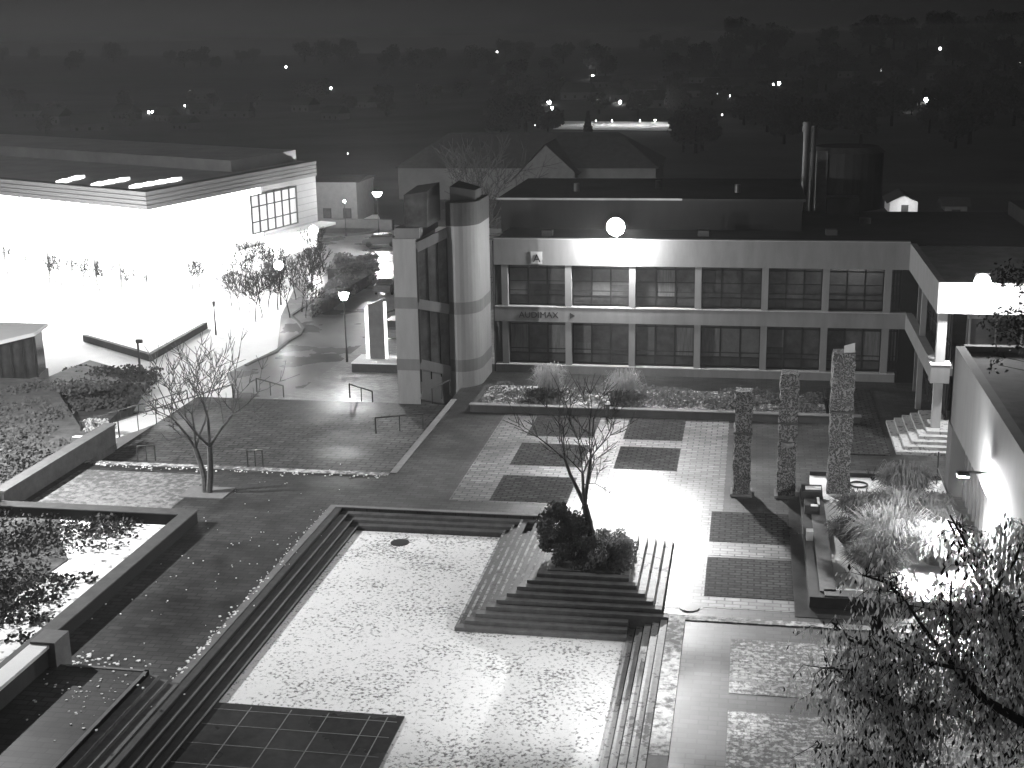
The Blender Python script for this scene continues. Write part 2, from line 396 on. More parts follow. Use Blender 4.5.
def crumb(x,y,z,s_):
    pts=[(x+s_*rq.uniform(.6,1.2)*math.cos(a),y+s_*rq.uniform(.6,1.2)*math.sin(a)) for a in (0,1.25,2.5,3.8,5.0)]
    cr_.prism(pts,z-.01,z+s_*rq.uniform(.25,.6))
for _ in range(240):
    u=rq.random(); y=38.6+17*u; crumb(-18.75-abs(rq.gauss(0,.18)),y,.012,rq.uniform(.02,.07)*(1.3-u))
for _ in range(60): crumb(-22.4+rq.gauss(0,.7),39.3+rq.gauss(0,.45),.0,rq.uniform(.03,.09))
for _ in range(70): crumb(-21+rq.gauss(0,1.1),36.5+rq.gauss(0,1.2),.45,rq.uniform(.02,.06))
for _ in range(140): crumb(rq.uniform(-33,-17.6),60.4+rq.gauss(0,.2),.01,rq.uniform(.02,.07))
for _ in range(90): crumb(-22+rq.gauss(0,2.3),50+rq.gauss(0,6),.01,rq.uniform(.015,.04))
sc_=cr_.build('snow_crumbs', M['snow3']); sc_['kind']='stuff'; tag(sc_,'scattered crumbs of old snow along kerbs and paving','snow')
# planter with snow at left
pl = thing('snow_planter','sunken planter with shade-darkened walls, half snow and half ground cover','planter',(-28.5,45,0))
MB().box(-24.75,-24.2,20,53.1,-.1,.55).box(-40,-24.75,52.5,53.1,-.1,.55).build('wall', M['painted_shade'], pl)  # walls darkened, their shaded side is put into the colour
MB().box(-24.8,-24.15,20,53.14,.55,.6).box(-40,-24.8,52.45,53.15,.55,.6).build('coping', mat('weathered_coping',.07,.8,.3,2), pl)
MB().box(-40,-24.75,20,52.5,-.1,.05).build('planting_bed', M['snow2'], pl)
so_=MB().prism([(-40,20),(-26.2,20),(-27.4,36),(-26.6,40),(-28.0,44),(-27.8,48),(-29.6,50.5),(-30.5,52.4),(-40,52.4)],-.05,.09).build('soil', mat('frosty_soil',.09,.95,.8,1.6), pl)
# ivy spreading on the planter
def leafcloud(mb, c, R, n, size, flat=0.6, seed=0, droop=0):
    rnd=random.Random(seed)
    for _ in range(n):
        while True:
            p=Vector((rnd.uniform(-1,1),rnd.uniform(-1,1),rnd.uniform(-1,1)))
            if .15<p.length<1: break
        p=Vector((c[0]+p.x*R[0],c[1]+p.y*R[1],c[2]+p.z*R[2]))
        u=Vector((rnd.gauss(0,1),rnd.gauss(0,1),rnd.gauss(0,1))).normalized(); w=u.orthogonal().normalized()
        if droop: u=Vector((rnd.gauss(0,.3),rnd.gauss(0,.3),-1)).normalized(); w=Vector((rnd.gauss(0,1),rnd.gauss(0,1),0)).normalized()
        s=size*rnd.uniform(.6,1.4); u*=s; w*=s*flat
        mb.quad(p-u-w*.3,p-w,p+u,p+w)
    return mb
iv=MB(); rnd=random.Random(3)
for k in range(170):
    x=rnd.uniform(-40,-26); y=rnd.uniform(34,52)
    if x > -27.6+1.2*math.sin(y*.9): continue
    leafcloud(iv,(x,y,.25),(1.4,1.4,.28),130,.08,.7,k)
for k in range(12):
    leafcloud(iv,(rnd.uniform(-27.5,-25.6),rnd.uniform(34,50),.15),(.7,.5,.12),40,.1,.7,k+99)
iv=iv.build('ground_cover', M['ivy']); iv['kind']='stuff'; tag(iv,'dark leafy ground cover spreading over the snowy planter','ground cover')
# west retaining wall
rw = thing('retaining_wall','grey retaining wall with frosted coping beside the bright paved landing','wall',(-34,58,0))
MB().box(-34.2,-33.7,53.2,64.4,-.1,.95).build('wall_body', mat('old_wall',.12,.85,.3,2), rw); MB().box(-34.3,-33.62,53.2,64.45,.95,1.03).build('coping', M['kerb'], rw)
# planting west of it
iv=MB()
for k in range(150):
    x=rnd.uniform(-56,-35.2); y=rnd.uniform(50,76)
    if y>65 and x>-39.5: continue
    leafcloud(iv,(x,y,.25 if y<66 else .05),(1.3,1.3,.3),110,.09,.7,k+300)
iv=iv.build('ground_cover', M['leafd']); iv['kind']='stuff'; tag(iv,'frosted low planting behind the retaining wall at left','ground cover')
mound=MB().prism([at(40,380,-1.2),at(90,362,-2.2),at(152,380,-2.2),at(100,428,-.2),at(60,425,-.2),at(30,410,-.2)],-2.4,[-1.2,-2.05,-2.05,-.3,-.3,-.5])
struct('planted_bank', mound, M['ivy'])
iv=MB(); 
for k in range(220):
    px=rnd.uniform(38,150); py_=rnd.uniform(366,425)
    if px+ (py_-366)*.9 > 160 or px<40+ max(0,(385-py_))*1.9: continue
    p=at(px,py_,-1.7); leafcloud(iv,(p[0],p[1],-.1-1.95*max(0,min(1,(p[1]-67)/17))),(1.2,1.2,.4),90,.12,.7,k+700)
iv=iv.build('ground_cover', M['ivy']); iv['kind']='stuff'; tag(iv,'dark low hedge planting on the bank left of the white ramp','ground cover')

# steps and landings to the street (north-west)
struct('landing', MB().box(-34,-17.4,61,76.0,B0,-.62).box(-17.4,-17.0,61,75,B0,-.03), mat('landing_paving', .075,.75,.75,1.1,brick=(.8,.4,.12,.05),wet=.5,speck=(6,.7,.85,.5)))
flight('wide_steps','upper wide steps down from plaza to the dark landing', [(-33.9,-17.4,61+i*.36,61+(i+1)*.36,-.7,-(i+1)*.155+.0) for i in range(3)], M['kerb'])
flight('wide_steps','lower wide steps from dark landing down to the lamplit street', [(-33.4,-20.5,76+i*.34,76+(i+1)*.34,B0-.1,-.62-(i+1)*.155) for i in range(10)], M['kerb'])
# ramp (white with snow)
ra=MB(); A_=at(100,432,0); Bq=at(128,440,0)
ra.prism([(-36.6,65.0),(-34.0,65.0),(-34.0,82),(-36.6,82)],-2.5,[0,0,-2.2,-2.2]); 
struct('ramp', ra, M['snow3'])
# snowy library square and street
struct('square', MB().prism([(-110,70),(-36.8,78),(-36.6,82),(-34,82),at(250,366,-2.22),at(256,361,-2.22),at(290,343,-2.22),at(304,329,-2.22),at(292,316,-2.22),at(352,276,-2.22),at(372,270,-2.22),(-42,150),(-50,175),(-150,175)],-2.6,-2.22), M['snow3'])
stpoly=[(-34,76),(-17.5,76),(-17.5,100),at(366,342,-2.2),at(395,320,-2.2),at(398,240,-2.2),at(300,228,-2.2),(-110,165),(-110,120),(-80,90),(-36,79)]
struct('street', MB().prism([(-34,82.0),(-34,79),(-17,79),(-17,160),(-62,168),(-43,120),(-40,108),(-36,96),(-37,88)],-2.5,-2.21), M['street'])
struct('pavement', MB().prism([at(300,392,-2.2),at(343,361,-2.2),at(366,343,-2.2),at(378,318,-2.2),(-22,112),(-17,100),(-17,79.4),(-32,79.4)],-2.4,-2.1), mat('pale_pavement', .4,.55,.2,1,brick=(.42,.21,.6,.02),wet=.3))
kbm=MB()
pts=[at(246,366,-2.2),at(256,361,-2.2),at(275,353,-2.2),at(288,342,-2.2),at(300,335,-2.2),at(303,329,-2.2),at(298,322,-2.2),at(291,316,-2.2),at(310,303,-2.2)]
for a,b in zip(pts,pts[1:]): kbm.bar((a[0],a[1],-2.16),(b[0],b[1],-2.16),.25,.16)
struct('kerb', kbm, M['kerb'])
# curved light patch of snow on the inner corner is the square itself

# ------------------------------------------------------------------ auditorium building
FX0, FX1, FY = -16.0, 9.4, 82.0
bd = thing('auditorium_building','two-storey concrete hall with ribbon windows, AUDIMAX lettering and dark flat roof','building',(-3,90,-1))
con=MB(); con.box(FX0,FX1,FY,FY+.35,7.0,8.65); con.build('fascia', M['conc'], bd)
MB().box(FX0,FX1+.35,FY,FY+.4,3.35,4.3).build('floor_band', M['conc'], bd)
MB().box(FX0,8.9,FY-.002,FY+.4,-1.2,.5).build('base_wall', M['conc'], bd)
MB().box(FX0+.02,FX1,FY-.04,FY+.45,4.3,4.34).box(FX0+.02,8.9,FY-.06,FY+.45,.5,.55).box(FX0,FX1,FY-.03,FY+.4,8.65,8.69).build('coping', M['concl'], bd)
MB().box(FX0,30,FY+.3,98,8.2,8.45).build('roof', M['roof'], bd)
zu=atY(560,198,88)[1]
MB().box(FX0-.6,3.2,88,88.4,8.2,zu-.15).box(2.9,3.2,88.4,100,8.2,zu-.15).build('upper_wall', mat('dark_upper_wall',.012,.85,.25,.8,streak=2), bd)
ur=MB(); ur.prism([(-16.8,87.8),(3.4,87.8),(3.4,100.5),(-16.8,100.5)],zu-.15,zu); ur.build('upper_roof', M['roof'], bd)
MB().box(-16.82,-4.5,87.75,87.8,zu-.1,zu+.03).build('roof_edge', M['conc'], bd)
for vx,vy in ((-12,92),(-6.5,94),(-1,91.5)): MB().tube((vx,vy,zu),(vx,vy,zu+.55),.2,.2,10).build('roof_vent', M['metal'], bd)
for vx,vy in ((-13,85),(-3,85.5),(5,86.5),(7.5,92)): MB().box(vx-.35,vx+.35,vy-.35,vy+.35,8.4,8.8).build('roof_light', M['concd'], bd)
# back walls, floors
MB().box(FX0,FX1,85.4,85.7,-1.2,8.2).box(FX0,FX1,FY+.4,85.5,-1.2,-.9).box(FX0,FX1,FY+1.1,85.5,3.4,3.9).box(FX0-.1,FX0,FY+.1,98,-1.2,8.5).build('inner_wall', mat('interior_wall',.07,.9,.4,.6), bd)
cols=[568,632,698,765,826,888]
colX=[FX0+.28]+[atY(p,290,FY)[0] for p in cols]
colX=[-15.35]+colX[1:]
cm=MB()
for x in colX:
    o=MB().box(x-.2,x+.2,FY+.1,FY+.5,.5,3.35).box(x-.2,x+.2,FY+.1,FY+.5,4.3,7.0).build('column', M['conc'], bd)
rw_=random.Random(11)
xs_=colX+[9.2]
for (z0,z1_) in ((.55,3.35),(4.34,7.0)):
    for a,b in zip(xs_,xs_[1:]):
        a2,b2=a+.2,b-.2; yy=FY+.75
        fr=MB(); n=3; 
        fr.box(a2,b2,yy,yy+.08,z1_-.34,z1_-.26); fr.box(a2,b2,yy,yy+.08,z0+.55,z0+.63); fr.box(a2,b2,yy,yy+.08,z0,z0+.07)
        for k in range(n+1):
            x=a2+(b2-a2)*k/n; fr.box(x-.05,x+.05,yy-.01,yy+.09,z0,z1_)
        fr.box(a2,b2,yy-.3,yy-.26,z0+.95,z0+1.0)
        if z0>4: fr.box(a2,b2,yy,yy+.06,z1_-1.15,z1_-1.11)
        w=fr.build('window', M['frame'], bd)
        bl=MB()
        for k in range(n):
            xa=a2+(b2-a2)*k/n+.035; xb=a2+(b2-a2)*(k+1)/n-.035
            lit = (x< -4 and rw_.random()<.85) if z0>4 else rw_.random()<.35
            if lit: bl.box(xa,xb,yy+.03,yy+.05,z0+.64+rw_.choice((0,0,.3,.7)),z1_-.35)
            MB().box(xa,xb,yy+.055,yy+.065,z0+.64,z1_-.35).build('pane', M[rw_.choice(('glass','glass','glass_b','glass_b','glass_c'))], w)
        MB().box(a2,b2,yy+.03,yy+.05,z0+.08,z0+.54).build('lower_panel', M['glass'], w); MB().box(a2,b2,yy+.03,yy+.05,z1_-.25,z1_).build('upper_pane', M['glass'], w)
        if bl.v: bl.build('blind', M['blind'], w)
# lettering
def text(txt, name, m, x, z, size, y, parent, depth=.02):
    c=bpy.data.curves.new(name,'FONT'); c.body=txt; c.size=size; c.extrude=depth; c.align_x='LEFT'
    o=bpy.data.objects.new(name,c); COL.objects.link(o)
    dg=bpy.context.evaluated_depsgraph_get(); me=bpy.data.meshes.new_from_object(o.evaluated_get(dg)); bpy.data.objects.remove(o)
    me.materials.clear(); me.materials.append(m)
    ob=bpy.data.objects.new(name, me); COL.objects.link(ob); ob.rotation_euler=(math.pi/2,0,0)
    ob.location=Vector((x,y,z))-ORG[parent]; ob.parent=parent; ORG[ob]=Vector((x,y,z)); return ob
xa=atY(519,316,FY); text('AUDIMAX','lettering',M['sign'],xa[0],3.62,.56,FY-.02,bd)
ar=atY(570,316,FY)[0]; MB().prism([(ar,0),(ar+.3,0),(ar+.3,1)],0,0.1) 
a_=MB(); a_.quad((ar,FY-.03,3.98),(ar,FY-.03,3.58),(ar+.32,FY-.03,3.78)); a_.quad((ar,FY-.012,3.58),(ar,FY-.012,3.98),(ar+.32,FY-.012,3.78)); a_.build('arrow', M['sign'], bd)
sp_ = atY(531,264,FY); sg = MB().box(sp_[0],sp_[0]+.72,FY-.05,FY,7.1,7.85).build('sign_plate', M['signbg'], bd)
text('A','letter',M['sign'],sp_[0]+.14,7.2,.72,FY-.06,bd)
# stair towers
tg = thing('stair_tower','grey concrete stair tower with rounded pier and slanting glazed strip','tower',(-18.6,78,-1))
zb=-2.3
MB().box(-20.9,-19.5,75.9,81,zb,9.5).build('left_pier', M['conc'], tg)
arc=[(-18.1,78.0)]+[(-17.55+1.3*math.sin(a), 77.75+1.6-1.6*math.cos(a)) for a in [i*math.pi/2/8 for i in range(9)]]+[(-16.25,82),(-18.1,82)]
MB().prism(arc,zb,10.0).build('rounded_pier', M['conc'], tg)
def grow(poly,d):
    cx=sum(p[0] for p in poly)/len(poly); cy=sum(p[1] for p in poly)/len(poly)
    return [(cx+(x-cx)*(1+d/2),cy+(y-cy)*(1+d/3)) for x,y in poly]
for z0 in (1.0,4.6): MB().prism(grow(arc,.012),z0,z0+.75).build('floor_band', M['concb'], tg)
for z0 in (1.5,5.3): MB().box(-20.92,-19.49,75.88,76.3,z0,z0+.7).build('floor_band', M['concb'], tg)
MB().prism(grow(arc,.02),10.0,11.4).prism([(-17.9,78.4),(-16.5,79.2),(-16.5,81),(-17.9,81)],11.4,[12.3,12.0,12.0,12.4]).build('roof_box', M['concd'], tg)
MB().box(-20.8,-19.3,76.1,81,9.5,10.1).build('parapet', M['concb'], tg)
q=MB(); q.prism([(-20.3,76.6),(-18.9,76.6),(-18.9,80),(-20.3,80)],10.1,[12.0,12.2,12.4,12.2]); q.build('glass_lantern', M['glass'], tg)
# slanting glazed wall between the piers
gA,gB=Vector((-19.5,75.95,0)),Vector((-18.1,78.0,0))
def gp(u,z): p=gA.lerp(gB,u); return (p.x,p.y,z)
gw=MB(); gw.quad(gp(0,zb),gp(1,zb),gp(1,9.9),gp(0,9.2)); gw.build('stair_glazing', M['glass'], tg)
fr=MB(); off=Vector((.08,-.05,0))
for (z0,z1_) in ((5.6,4.9),(1.9,1.0),(9.0,9.6),(-.0,-.9)):
    MB().bar(Vector(gp(0,z0))+off*.5,Vector(gp(1,z1_))+off*.5,.1,.6).build('stair_string', M['concb'], tg)
fr=MB()
for u in (.02,.35,.68,.98): fr.bar(Vector(gp(u,.8))+off*.6,Vector(gp(u,9.4))+off*.6,.06,.06)
fr.build('mullions', M['frame'], tg)
q=MB(); q.quad(*(tuple(Vector(p)+off*.5) for p in (gp(0,zb),gp(1,zb),gp(1,.9),gp(0,1.6)))); q.build('base_panel', M['concb'], tg)
MB().box(-20.6,-20.5,75.8,75.9,zb,8.5).build('downpipe', M['darkm'], tg) if False else None

# elevated walkway along the right side, and its wing
wk = thing('walkway_wing','raised concrete walkway wing joining the hall on its right side','building',(11,75,0))
MB().box(9.4,9.75,69.4,82,7.0,8.6).box(9.4,30,69.05,69.4,7.0,8.6).build('fascia', M['conc'], wk)
MB().box(9.35,9.8,70.0,82,3.35,4.3).box(9.3,10.25,69.2,70.0,3.3,4.25).build('floor_band', M['conc'], wk)
MB().box(9.28,10.3,69.17,70.03,4.25,4.31).build('coping', M['snow3'], wk)
MB().box(9.6,30,69.3,82.3,8.2,8.4).build('roof', mat('pale_roof_felt',.16,.9,.4,.6), wk)
MB().box(9.6,14,70,82,3.5,3.9).build('deck', M['concd'], wk)
MB().box(9.55,10.0,69.5,69.9,-.1,7.0).build('column', M['concl'], wk)
MB().box(9.5,9.8,76,76.3,-.1,7).build('column', M['conc'], wk)
MB().box(11.2,30,70.9,71.1,-.1,7.0).box(9.8,10,80,80.3,0,7).build('rear_wall', M['greywall'], wk)
w=MB(); 
for k in range(6): w.box(11.3+k*1.3,11.38+k*1.3,70.8,70.9,4,7)
w.box(11.2,20,70.8,70.9,6.4,6.6); w.build('mullions', M['concl'], wk)
MB().box(12.6,15,70.82,70.88,6.1,6.9).build('transom_light', M['blind'], wk)
fr=MB()
for k in range(8): fr.box(10.4,10.46,71.2+k*1.35,71.28+k*1.35,0,7)
fr.box(10.4,10.46,71,82,4.9,5.0); fr.box(10.4,10.46,71,82,.9,1.0); fr.build('side_mullions', M['frame'], wk)
MB().box(10.48,10.5,71,82,0,7).build('side_glazing', M['glass'], wk)
# steps in the passage
mb=MB(); 
for i in range(5):
    mb.box(7.6+i*.42,12.5,67.2+i*.42,73,0,.16*(i+1))
tag(mb.build('entrance_steps', M['stepl']),'five pale entrance steps below the walkway column','steps')
tag(MB().box(4.6,7.3,66.9,80,0,.05).build('floor_mat', M['dark_pave']),'dark paved entrance apron left of the pale steps','paving') 
# low building at right
lb = thing('low_building','single-storey building at right with deep blank fascia and ribbed wall','building',(15,50,0))
LBX=9.35
M['lbc']=mat('weathered_fascia',.1,.85,.15,.8,streak=2)
MB().box(LBX,LBX+.4,20,62.3,3.3,6.95).box(LBX,30,61.9,62.3,3.3,6.95).build('fascia', M['lbc'], lb)
MB().box(LBX+.3,30,20,62,6.4,6.7).build('roof', M['ivy'], lb)
MB().box(LBX-.05,LBX+.8,61.0,62.25,-.1,3.3).build('corner_pier', M['lbc'], lb)
MB().box(LBX+.9,LBX+1.1,20,61.0,-.1,3.4).build('wall', M['greywall'], lb)
for k in range(22):
    y=60.6-k*.9; MB().box(LBX+.55,LBX+.9,y-.12,y+.12,-.1,3.3).build('rib', M['lbc'], lb)
# roofs and plant behind on the right
tag(MB().box(17.5,40,84,97,6,9.4).build('flat_roofed_block', M['concd']),'dark flat-roofed block behind the walkway wing','building')
ch=thing('chimney','slender metal chimney with two cowls on the dark hall roof','chimney',(3.8,100,8))
MB().tube((3.75,100.5,8),(3.75,100.5,13.9),.22,.22,14).build('flue', M['metal'], ch)
MB().tube((3.75,100.5,13.9),(3.75,100.5,14.6),.32,.25,14).build('cowl', M['metal'], ch)
MB().tube((4.3,100.7,8),(4.3,100.7,14.3),.18,.18,10).build('flue', M['darkm'], ch)
si=thing('plant_room','rounded dark plant room standing on the hall roof beside the chimney','plant room',(7,103,8))
m_=MB(); m_.tube((6.9,104,8),(6.9,104,12.2),2.7,2.7,28); m_.build('drum', mat('cladding',.035,.7,.3,1,streak=3), si)
MB().tube((6.9,104,12.2),(6.9,104,12.6),2.8,2.3,28).build('cap', M['concd'], si)
MB().box(4.6,5.4,101.5,102.2,8,12.4).build('vent_duct', M['metal'], si)
tag(MB().box(5.2,7.4,96.6,97.8,8.4,9.6).build('roof_unit', M['concd']),'dark ventilation box on the hall roof in front of the round plant room','roof unit')

# ------------------------------------------------------------------ planter before the hall
hp=thing('long_planter','long low planter with frosted groundcover in front of the hall windows','planter',(-6,75,0))
MB().box(-15.7,6.2,72.5,72.8,-.05,.42).box(-15.7,-15.4,72.8,77.3,-.05,.42).build('wall', M['concd'], hp)
MB().box(-15.75,6.25,72.42,72.85,.42,.47).build('coping', M['border'], hp)
MB().box(-15.4,4.4,72.8,77.3,-.05,.36).build('planting_bed', M['gravel'], hp)
iv=MB()
for k in range(130):
    x=rnd.uniform(-15,4.2); y=rnd.uniform(73.1,77.2); leafcloud(iv,(x,y,.48),(.7,.5,.22),40,.09,.7,k+1500)
iv=iv.build('ground_cover', M['grassm']); iv['kind']='stuff'; tag(iv,'low frosted groundcover plants filling the long planter','ground cover')

# grass tuft / shrub builders
def tuft(name,label,x,y,z,h,r,n,m,seed,lean=.5,group=None,cat='shrub'):
    rr=random.Random(seed); mb=MB()
    for _ in range(n):
        a=rr.uniform(0,2*math.pi); q=rr.random()**.5; bx=x+math.cos(a)*r*.35*q; by=y+math.sin(a)*r*.35*q
        hh=h*rr.uniform(.55,1.05); out=r*q*rr.uniform(.6,1.2)
        p0=Vector((bx,by,z)); p1=Vector((bx+math.cos(a)*out*.35,by+math.sin(a)*out*.35,z+hh*.65)); p2=Vector((x+math.cos(a)*out,y+math.sin(a)*out,z+hh*rr.uniform(.75,1)))
        p3=Vector((x+math.cos(a)*out*1.3,y+math.sin(a)*out*1.3,z+hh*rr.uniform(.45,.8)))
        s=Vector((-math.sin(a),math.cos(a),rr.uniform(-.5,.5)))*.015
        mb.quad(p0-s,p0+s,p1+s,p1-s); mb.quad(p1-s,p1+s,p2+s,p2-s); mb.quad(p2-s*1.4,p2+s*1.4,p3)
    return tag(mb.build(name,m,None,(x,y,z)),label,cat,group)
def shrub(name,label,x,y,z,R,n,m,seed,size=.09,cat='shrub',group=None,bark='bark'):
    t_=thing(name,label,cat,(x,y,z),group); rr=random.Random(seed); tw=MB(); lf=MB()
    for _ in range(26):
        a=rr.uniform(0,6.28); e=rr.uniform(.2,1); d=Vector((math.cos(a)*R[0]*e,math.sin(a)*R[1]*e,R[2]*rr.uniform(1,2)))
        tw.tube((x,y,z),Vector((x,y,z))+d,.025,.008,4)
    for k in range(30):
        a=rr.uniform(0,6.28); e=rr.random()**.5*.85
        leafcloud(lf,(x+math.cos(a)*R[0]*e,y+math.sin(a)*R[1]*e,z+R[2]*rr.uniform(.4,1.75-.5*e)),(R[0]*.3,R[1]*.3,R[2]*.3),n//30,size,.6,seed*31+k)
    tw.build('branches',M[bark],t_); lf.build('foliage',m,t_); return t_
tuft('grass_shrub','pale spiky frosted shrub in long planter below the AUDIMAX lettering',-11.5,74.9,.36,2.0,1.0,500,M['grassp'],1)
tuft('grass_shrub','pale spiky frosted shrub in long planter, right of the first',-7.0,74.9,.36,1.8,1.05,500,M['grassp'],2)
shrub('dark_shrub','dark low shrub at foot of the left pale planter shrub',-11.6,74.0,.36,(1.1,.6,.45),700,M['leafd'],5)
shrub('dark_shrub','dark low shrub at foot of the right pale planter shrub',-6.9,74.0,.36,(1.2,.6,.45),700,M['leafd'],6)
# post at the planter
b_=thing('bollard','small dark post with pale cap at the long planter\'s front edge','bollard',(-7.7,72.2,0))
MB().tube((-7.7,72.2,0),(-7.7,72.2,.8),.11,.11,12).build('post', M['darkm'], b_); MB().tube((-7.7,72.2,.8),(-7.7,72.2,.95),.16,.1,12).build('cap', M['snow3'], b_)

# ------------------------------------------------------------------ carved columns
for (x0,x1,h,lb_) in ((-.5,.27,5.05,'shortest carved stone column, leftmost of the three'),(1.52,2.33,5.95,'middle carved stone column with smooth lower shaft'),(3.8,4.78,6.95,'tallest carved stone column with broken pale top')):
    t_=thing('carved_column',lb_,'column',((x0+x1)/2,60.2,0),'three carved stone columns on the plaza')
    rr=random.Random(int(x0*10)+50); mb=MB(); w=(x1-x0)
    nz_=26; 
    rows=[]
    for k in range(nz_+1):
        z=h*k/nz_; j=[rr.uniform(-.055,.055) for _ in range(8)]
        P=[(x0,59.8),((x0+x1)/2,59.78),(x1,59.8),(x1+.01,59.8+w/2),(x1,59.8+w),((x0+x1)/2,59.8+w),(x0,59.8+w),(x0,59.8+w/2)]
        rows.append([(p[0]+j[i],p[1]+j[(i+3)%8],z) for i,p in enumerate(P)])
    for r in rows: mb.v+=r
    for k in range(nz_):
        for i in range(8): mb.f.append((k*8+i,k*8+(i+1)%8,(k+1)*8+(i+1)%8,(k+1)*8+i))
    mb.f.append(tuple(range(nz_*8,nz_*8+8)))
    mb.build('shaft', M['relief'], t_)
    MB().box(x0-.12,x1+.12,59.68,59.92+w,0,.12).build('plinth', M['kerb'], t_)
    c_=MB(); zc=h*.6
    c_.box(x0-.05,x1+.05,59.73,59.85+w,zc,zc+.09); c_.build('carved_ledge', M['concd'], t_)
    if h>6: MB().prism([(x0+.45,59.9),(x1-.05,59.9),(x1-.1,60.6),(x0+.5,60.6)],h,[h+.35,h+.5,h+.3,h+.2]).build('broken_top', M['concl'], t_)
    if 5.5<h<6.5: MB().tube(((x0+x1)/2,59.72,2.6),((x0+x1)/2,59.72,2.75),.3,.26,14).build('stone_bowl', M['kerb'], t_)
# grass planter on the right
gp_=thing('grass_planter','raised planter with pale coping, white gravel and dry grasses at right','planter',(6,55,0))
MB().box(2.55,3.1,47.5,60,-.05,.45).box(3.1,6.4,47.5,48.0,-.05,.45).box(3.1,9.2,62.4,62.8,-.05,.5).build('wall', M['concd'], gp_)
MB().box(2.95,3.55,48.0,59.2,.45,.5).box(3.1,6.0,47.6,48.2,.45,.5).build('coping', M['kerb'], gp_)
MB().box(3.1,9.2,48.0,62.4,-.05,.3).build('gravel_bed', M['snow3'], gp_)
struct('dark_strip', MB().box(2.0,2.55,46.6,61.5,-.02,.014).box(2.0,7.0,46.6,47.5,-.02,.016), M['slab'])
bn=thing('bench','small dark bench block with pale top at planter wall near tallest column','bench',(3.0,58.8,.5))
MB().box(2.6,3.5,58.4,59.4,.45,.85).build('base', M['darkm'], bn); MB().box(2.75,3.45,58.7,58.95,.85,.93).build('seat', M['snow3'], bn)
bn=thing('bench','lower dark bench block with pale edge on the planter coping','bench',(3.0,57.2,.5))
MB().box(2.65,3.3,56.4,57.3,.5,.9).build('base', M['darkm'], bn); MB().box(3.2,3.3,56.3,57.35,.9,.97).box(2.9,3.3,56.3,56.4,.9,.97).build('seat', M['snow3'], bn)
tag(MB().box(2.62,2.9,53.3,53.7,.45,.85).build('wall_light', M['concl']),'small pale block on the planter wall below the benches','block')
G=[(7.2,59.2,1.7,1.2,'grassm','dark conical dry grass clump at far right of the grass planter'),(6.6,56.8,1.3,1.3,'grassp','pale dry grass clump in the middle of the grass planter'),
   (5.0,56.2,1.3,1.1,'grassm','dull grass clump against the coping behind the tallest column base'),(6.0,53.2,1.6,1.7,'grassp','largest pale grass clump at the near end of the grass planter'),
   (7.8,55.6,1.3,1.0,'grassm','grey grass clump nearest the ribbed wall'),(4.3,53.8,1.0,.8,'grassm','small grey grass clump beside the pale coping'),(7.6,52.0,1.5,1.2,'leafl','dry brownish clump beside the largest pale grass'),
   (5.2,50.6,1.2,1.1,'grassm','low grass clump at the near corner of the grass planter'),(8.3,57.8,.9,.7,'leafm','low dark clump by the low building\'s corner pier')]
for i,(x,y,h,r,mm_,l) in enumerate(G): tuft('grass_clump',l,x,y,.3,h,r,1900,M[mm_],20+i,cat='grass clump',group='grass clumps in the right planter')
r_i=MB(); 
for i in range(24):
    a=2*math.pi*i/24; b2=2*math.pi*(i+1)/24; r_i.tube((5.3+.4*math.cos(a),61.2+.4*math.sin(a),.34),(5.3+.4*math.cos(b2),61.2+.4*math.sin(b2),.34),.05,.05,5)
tag(r_i.build('metal_ring', M['darkm']),'dark metal ring lying on white gravel behind the grasses','ring')
rk=random.Random(5)
for (x,y,l) in ((4.5,61.4,'leafless little rosette plant on white gravel beside the tallest column'),(6.0,62.0,'leafless little plant on the gravel at the far planter wall')):
    mb=MB()
    for _ in range(22):
        a=rk.uniform(0,6.28); mb.tube((x,y,.3),(x+math.cos(a)*.4,y+math.sin(a)*.4,.3+rk.uniform(.1,.7)),.02,.006,4)
    tag(mb.build('small_plant', M['barkd']), l, 'plant')
# ladder-like posts by the low building
ps=thing('railing','thin dark post railing between the grasses and the ribbed wall','railing',(8.8,58,0))
for y in (61.8,58.5,55.0): MB().tube((8.9,y,.2),(8.9,y,1.9 if y>60 else 1.1),.035,.035,6).build('post', M['darkm'], ps)
MB().tube((8.9,61.8,1.1),(8.9,50,1.1),.025,.025,6).build('rail', M['darkm'], ps)

# ------------------------------------------------------------------ handrails on the north-west steps
def handrail(label,p,q,hp_=.9,hq=.9,posts=3):
    t_=thing('handrail',label,'handrail',p,'handrails on the steps'); p=Vector(p); q=Vector(q)
    MB().path([p+Vector((0,0,.0)),p+Vector((0,0,hp_)),q+Vector((0,0,hq)),q],.04,8).build('rail', M['darkm'], t_)
    for k in range(1,posts-1):
        m_=p.lerp(q,k/(posts-1)); MB().tube(m_,m_+Vector((0,0,hp_)),.03,.03,6).build('post', M['darkm'], t_)
a=at(350,398,-.62); handrail('handrail down the lower steps right beside the lamplit pavement',(a[0],a[1],-.62),(a[0]+.2,a[1]+4.2,-2.2))
a=at(257,392,-.62); handrail('handrail at the left half of the lower steps, by the street corner',(a[0],a[1],-.62),(a[0]+.2,a[1]+4.2,-2.2))
a=at(423,428,-.5); handrail('handrail on the dark landing below the stair tower, nearer of two',(a[0]-1.9,a[1]-3,0),(a[0],a[1],-.55))
a=at(449,396,0); handrail('handrail beside the foot of the rounded tower pier',(a[0]-.6,a[1]-1.8,0),(a[0],a[1]+.4,0))
a=at(248,467,0); handrail('short handrail at the middle of the upper wide steps',(a[0],a[1],0),(a[0]+.1,a[1]+1.8,-.5),.85,.85)
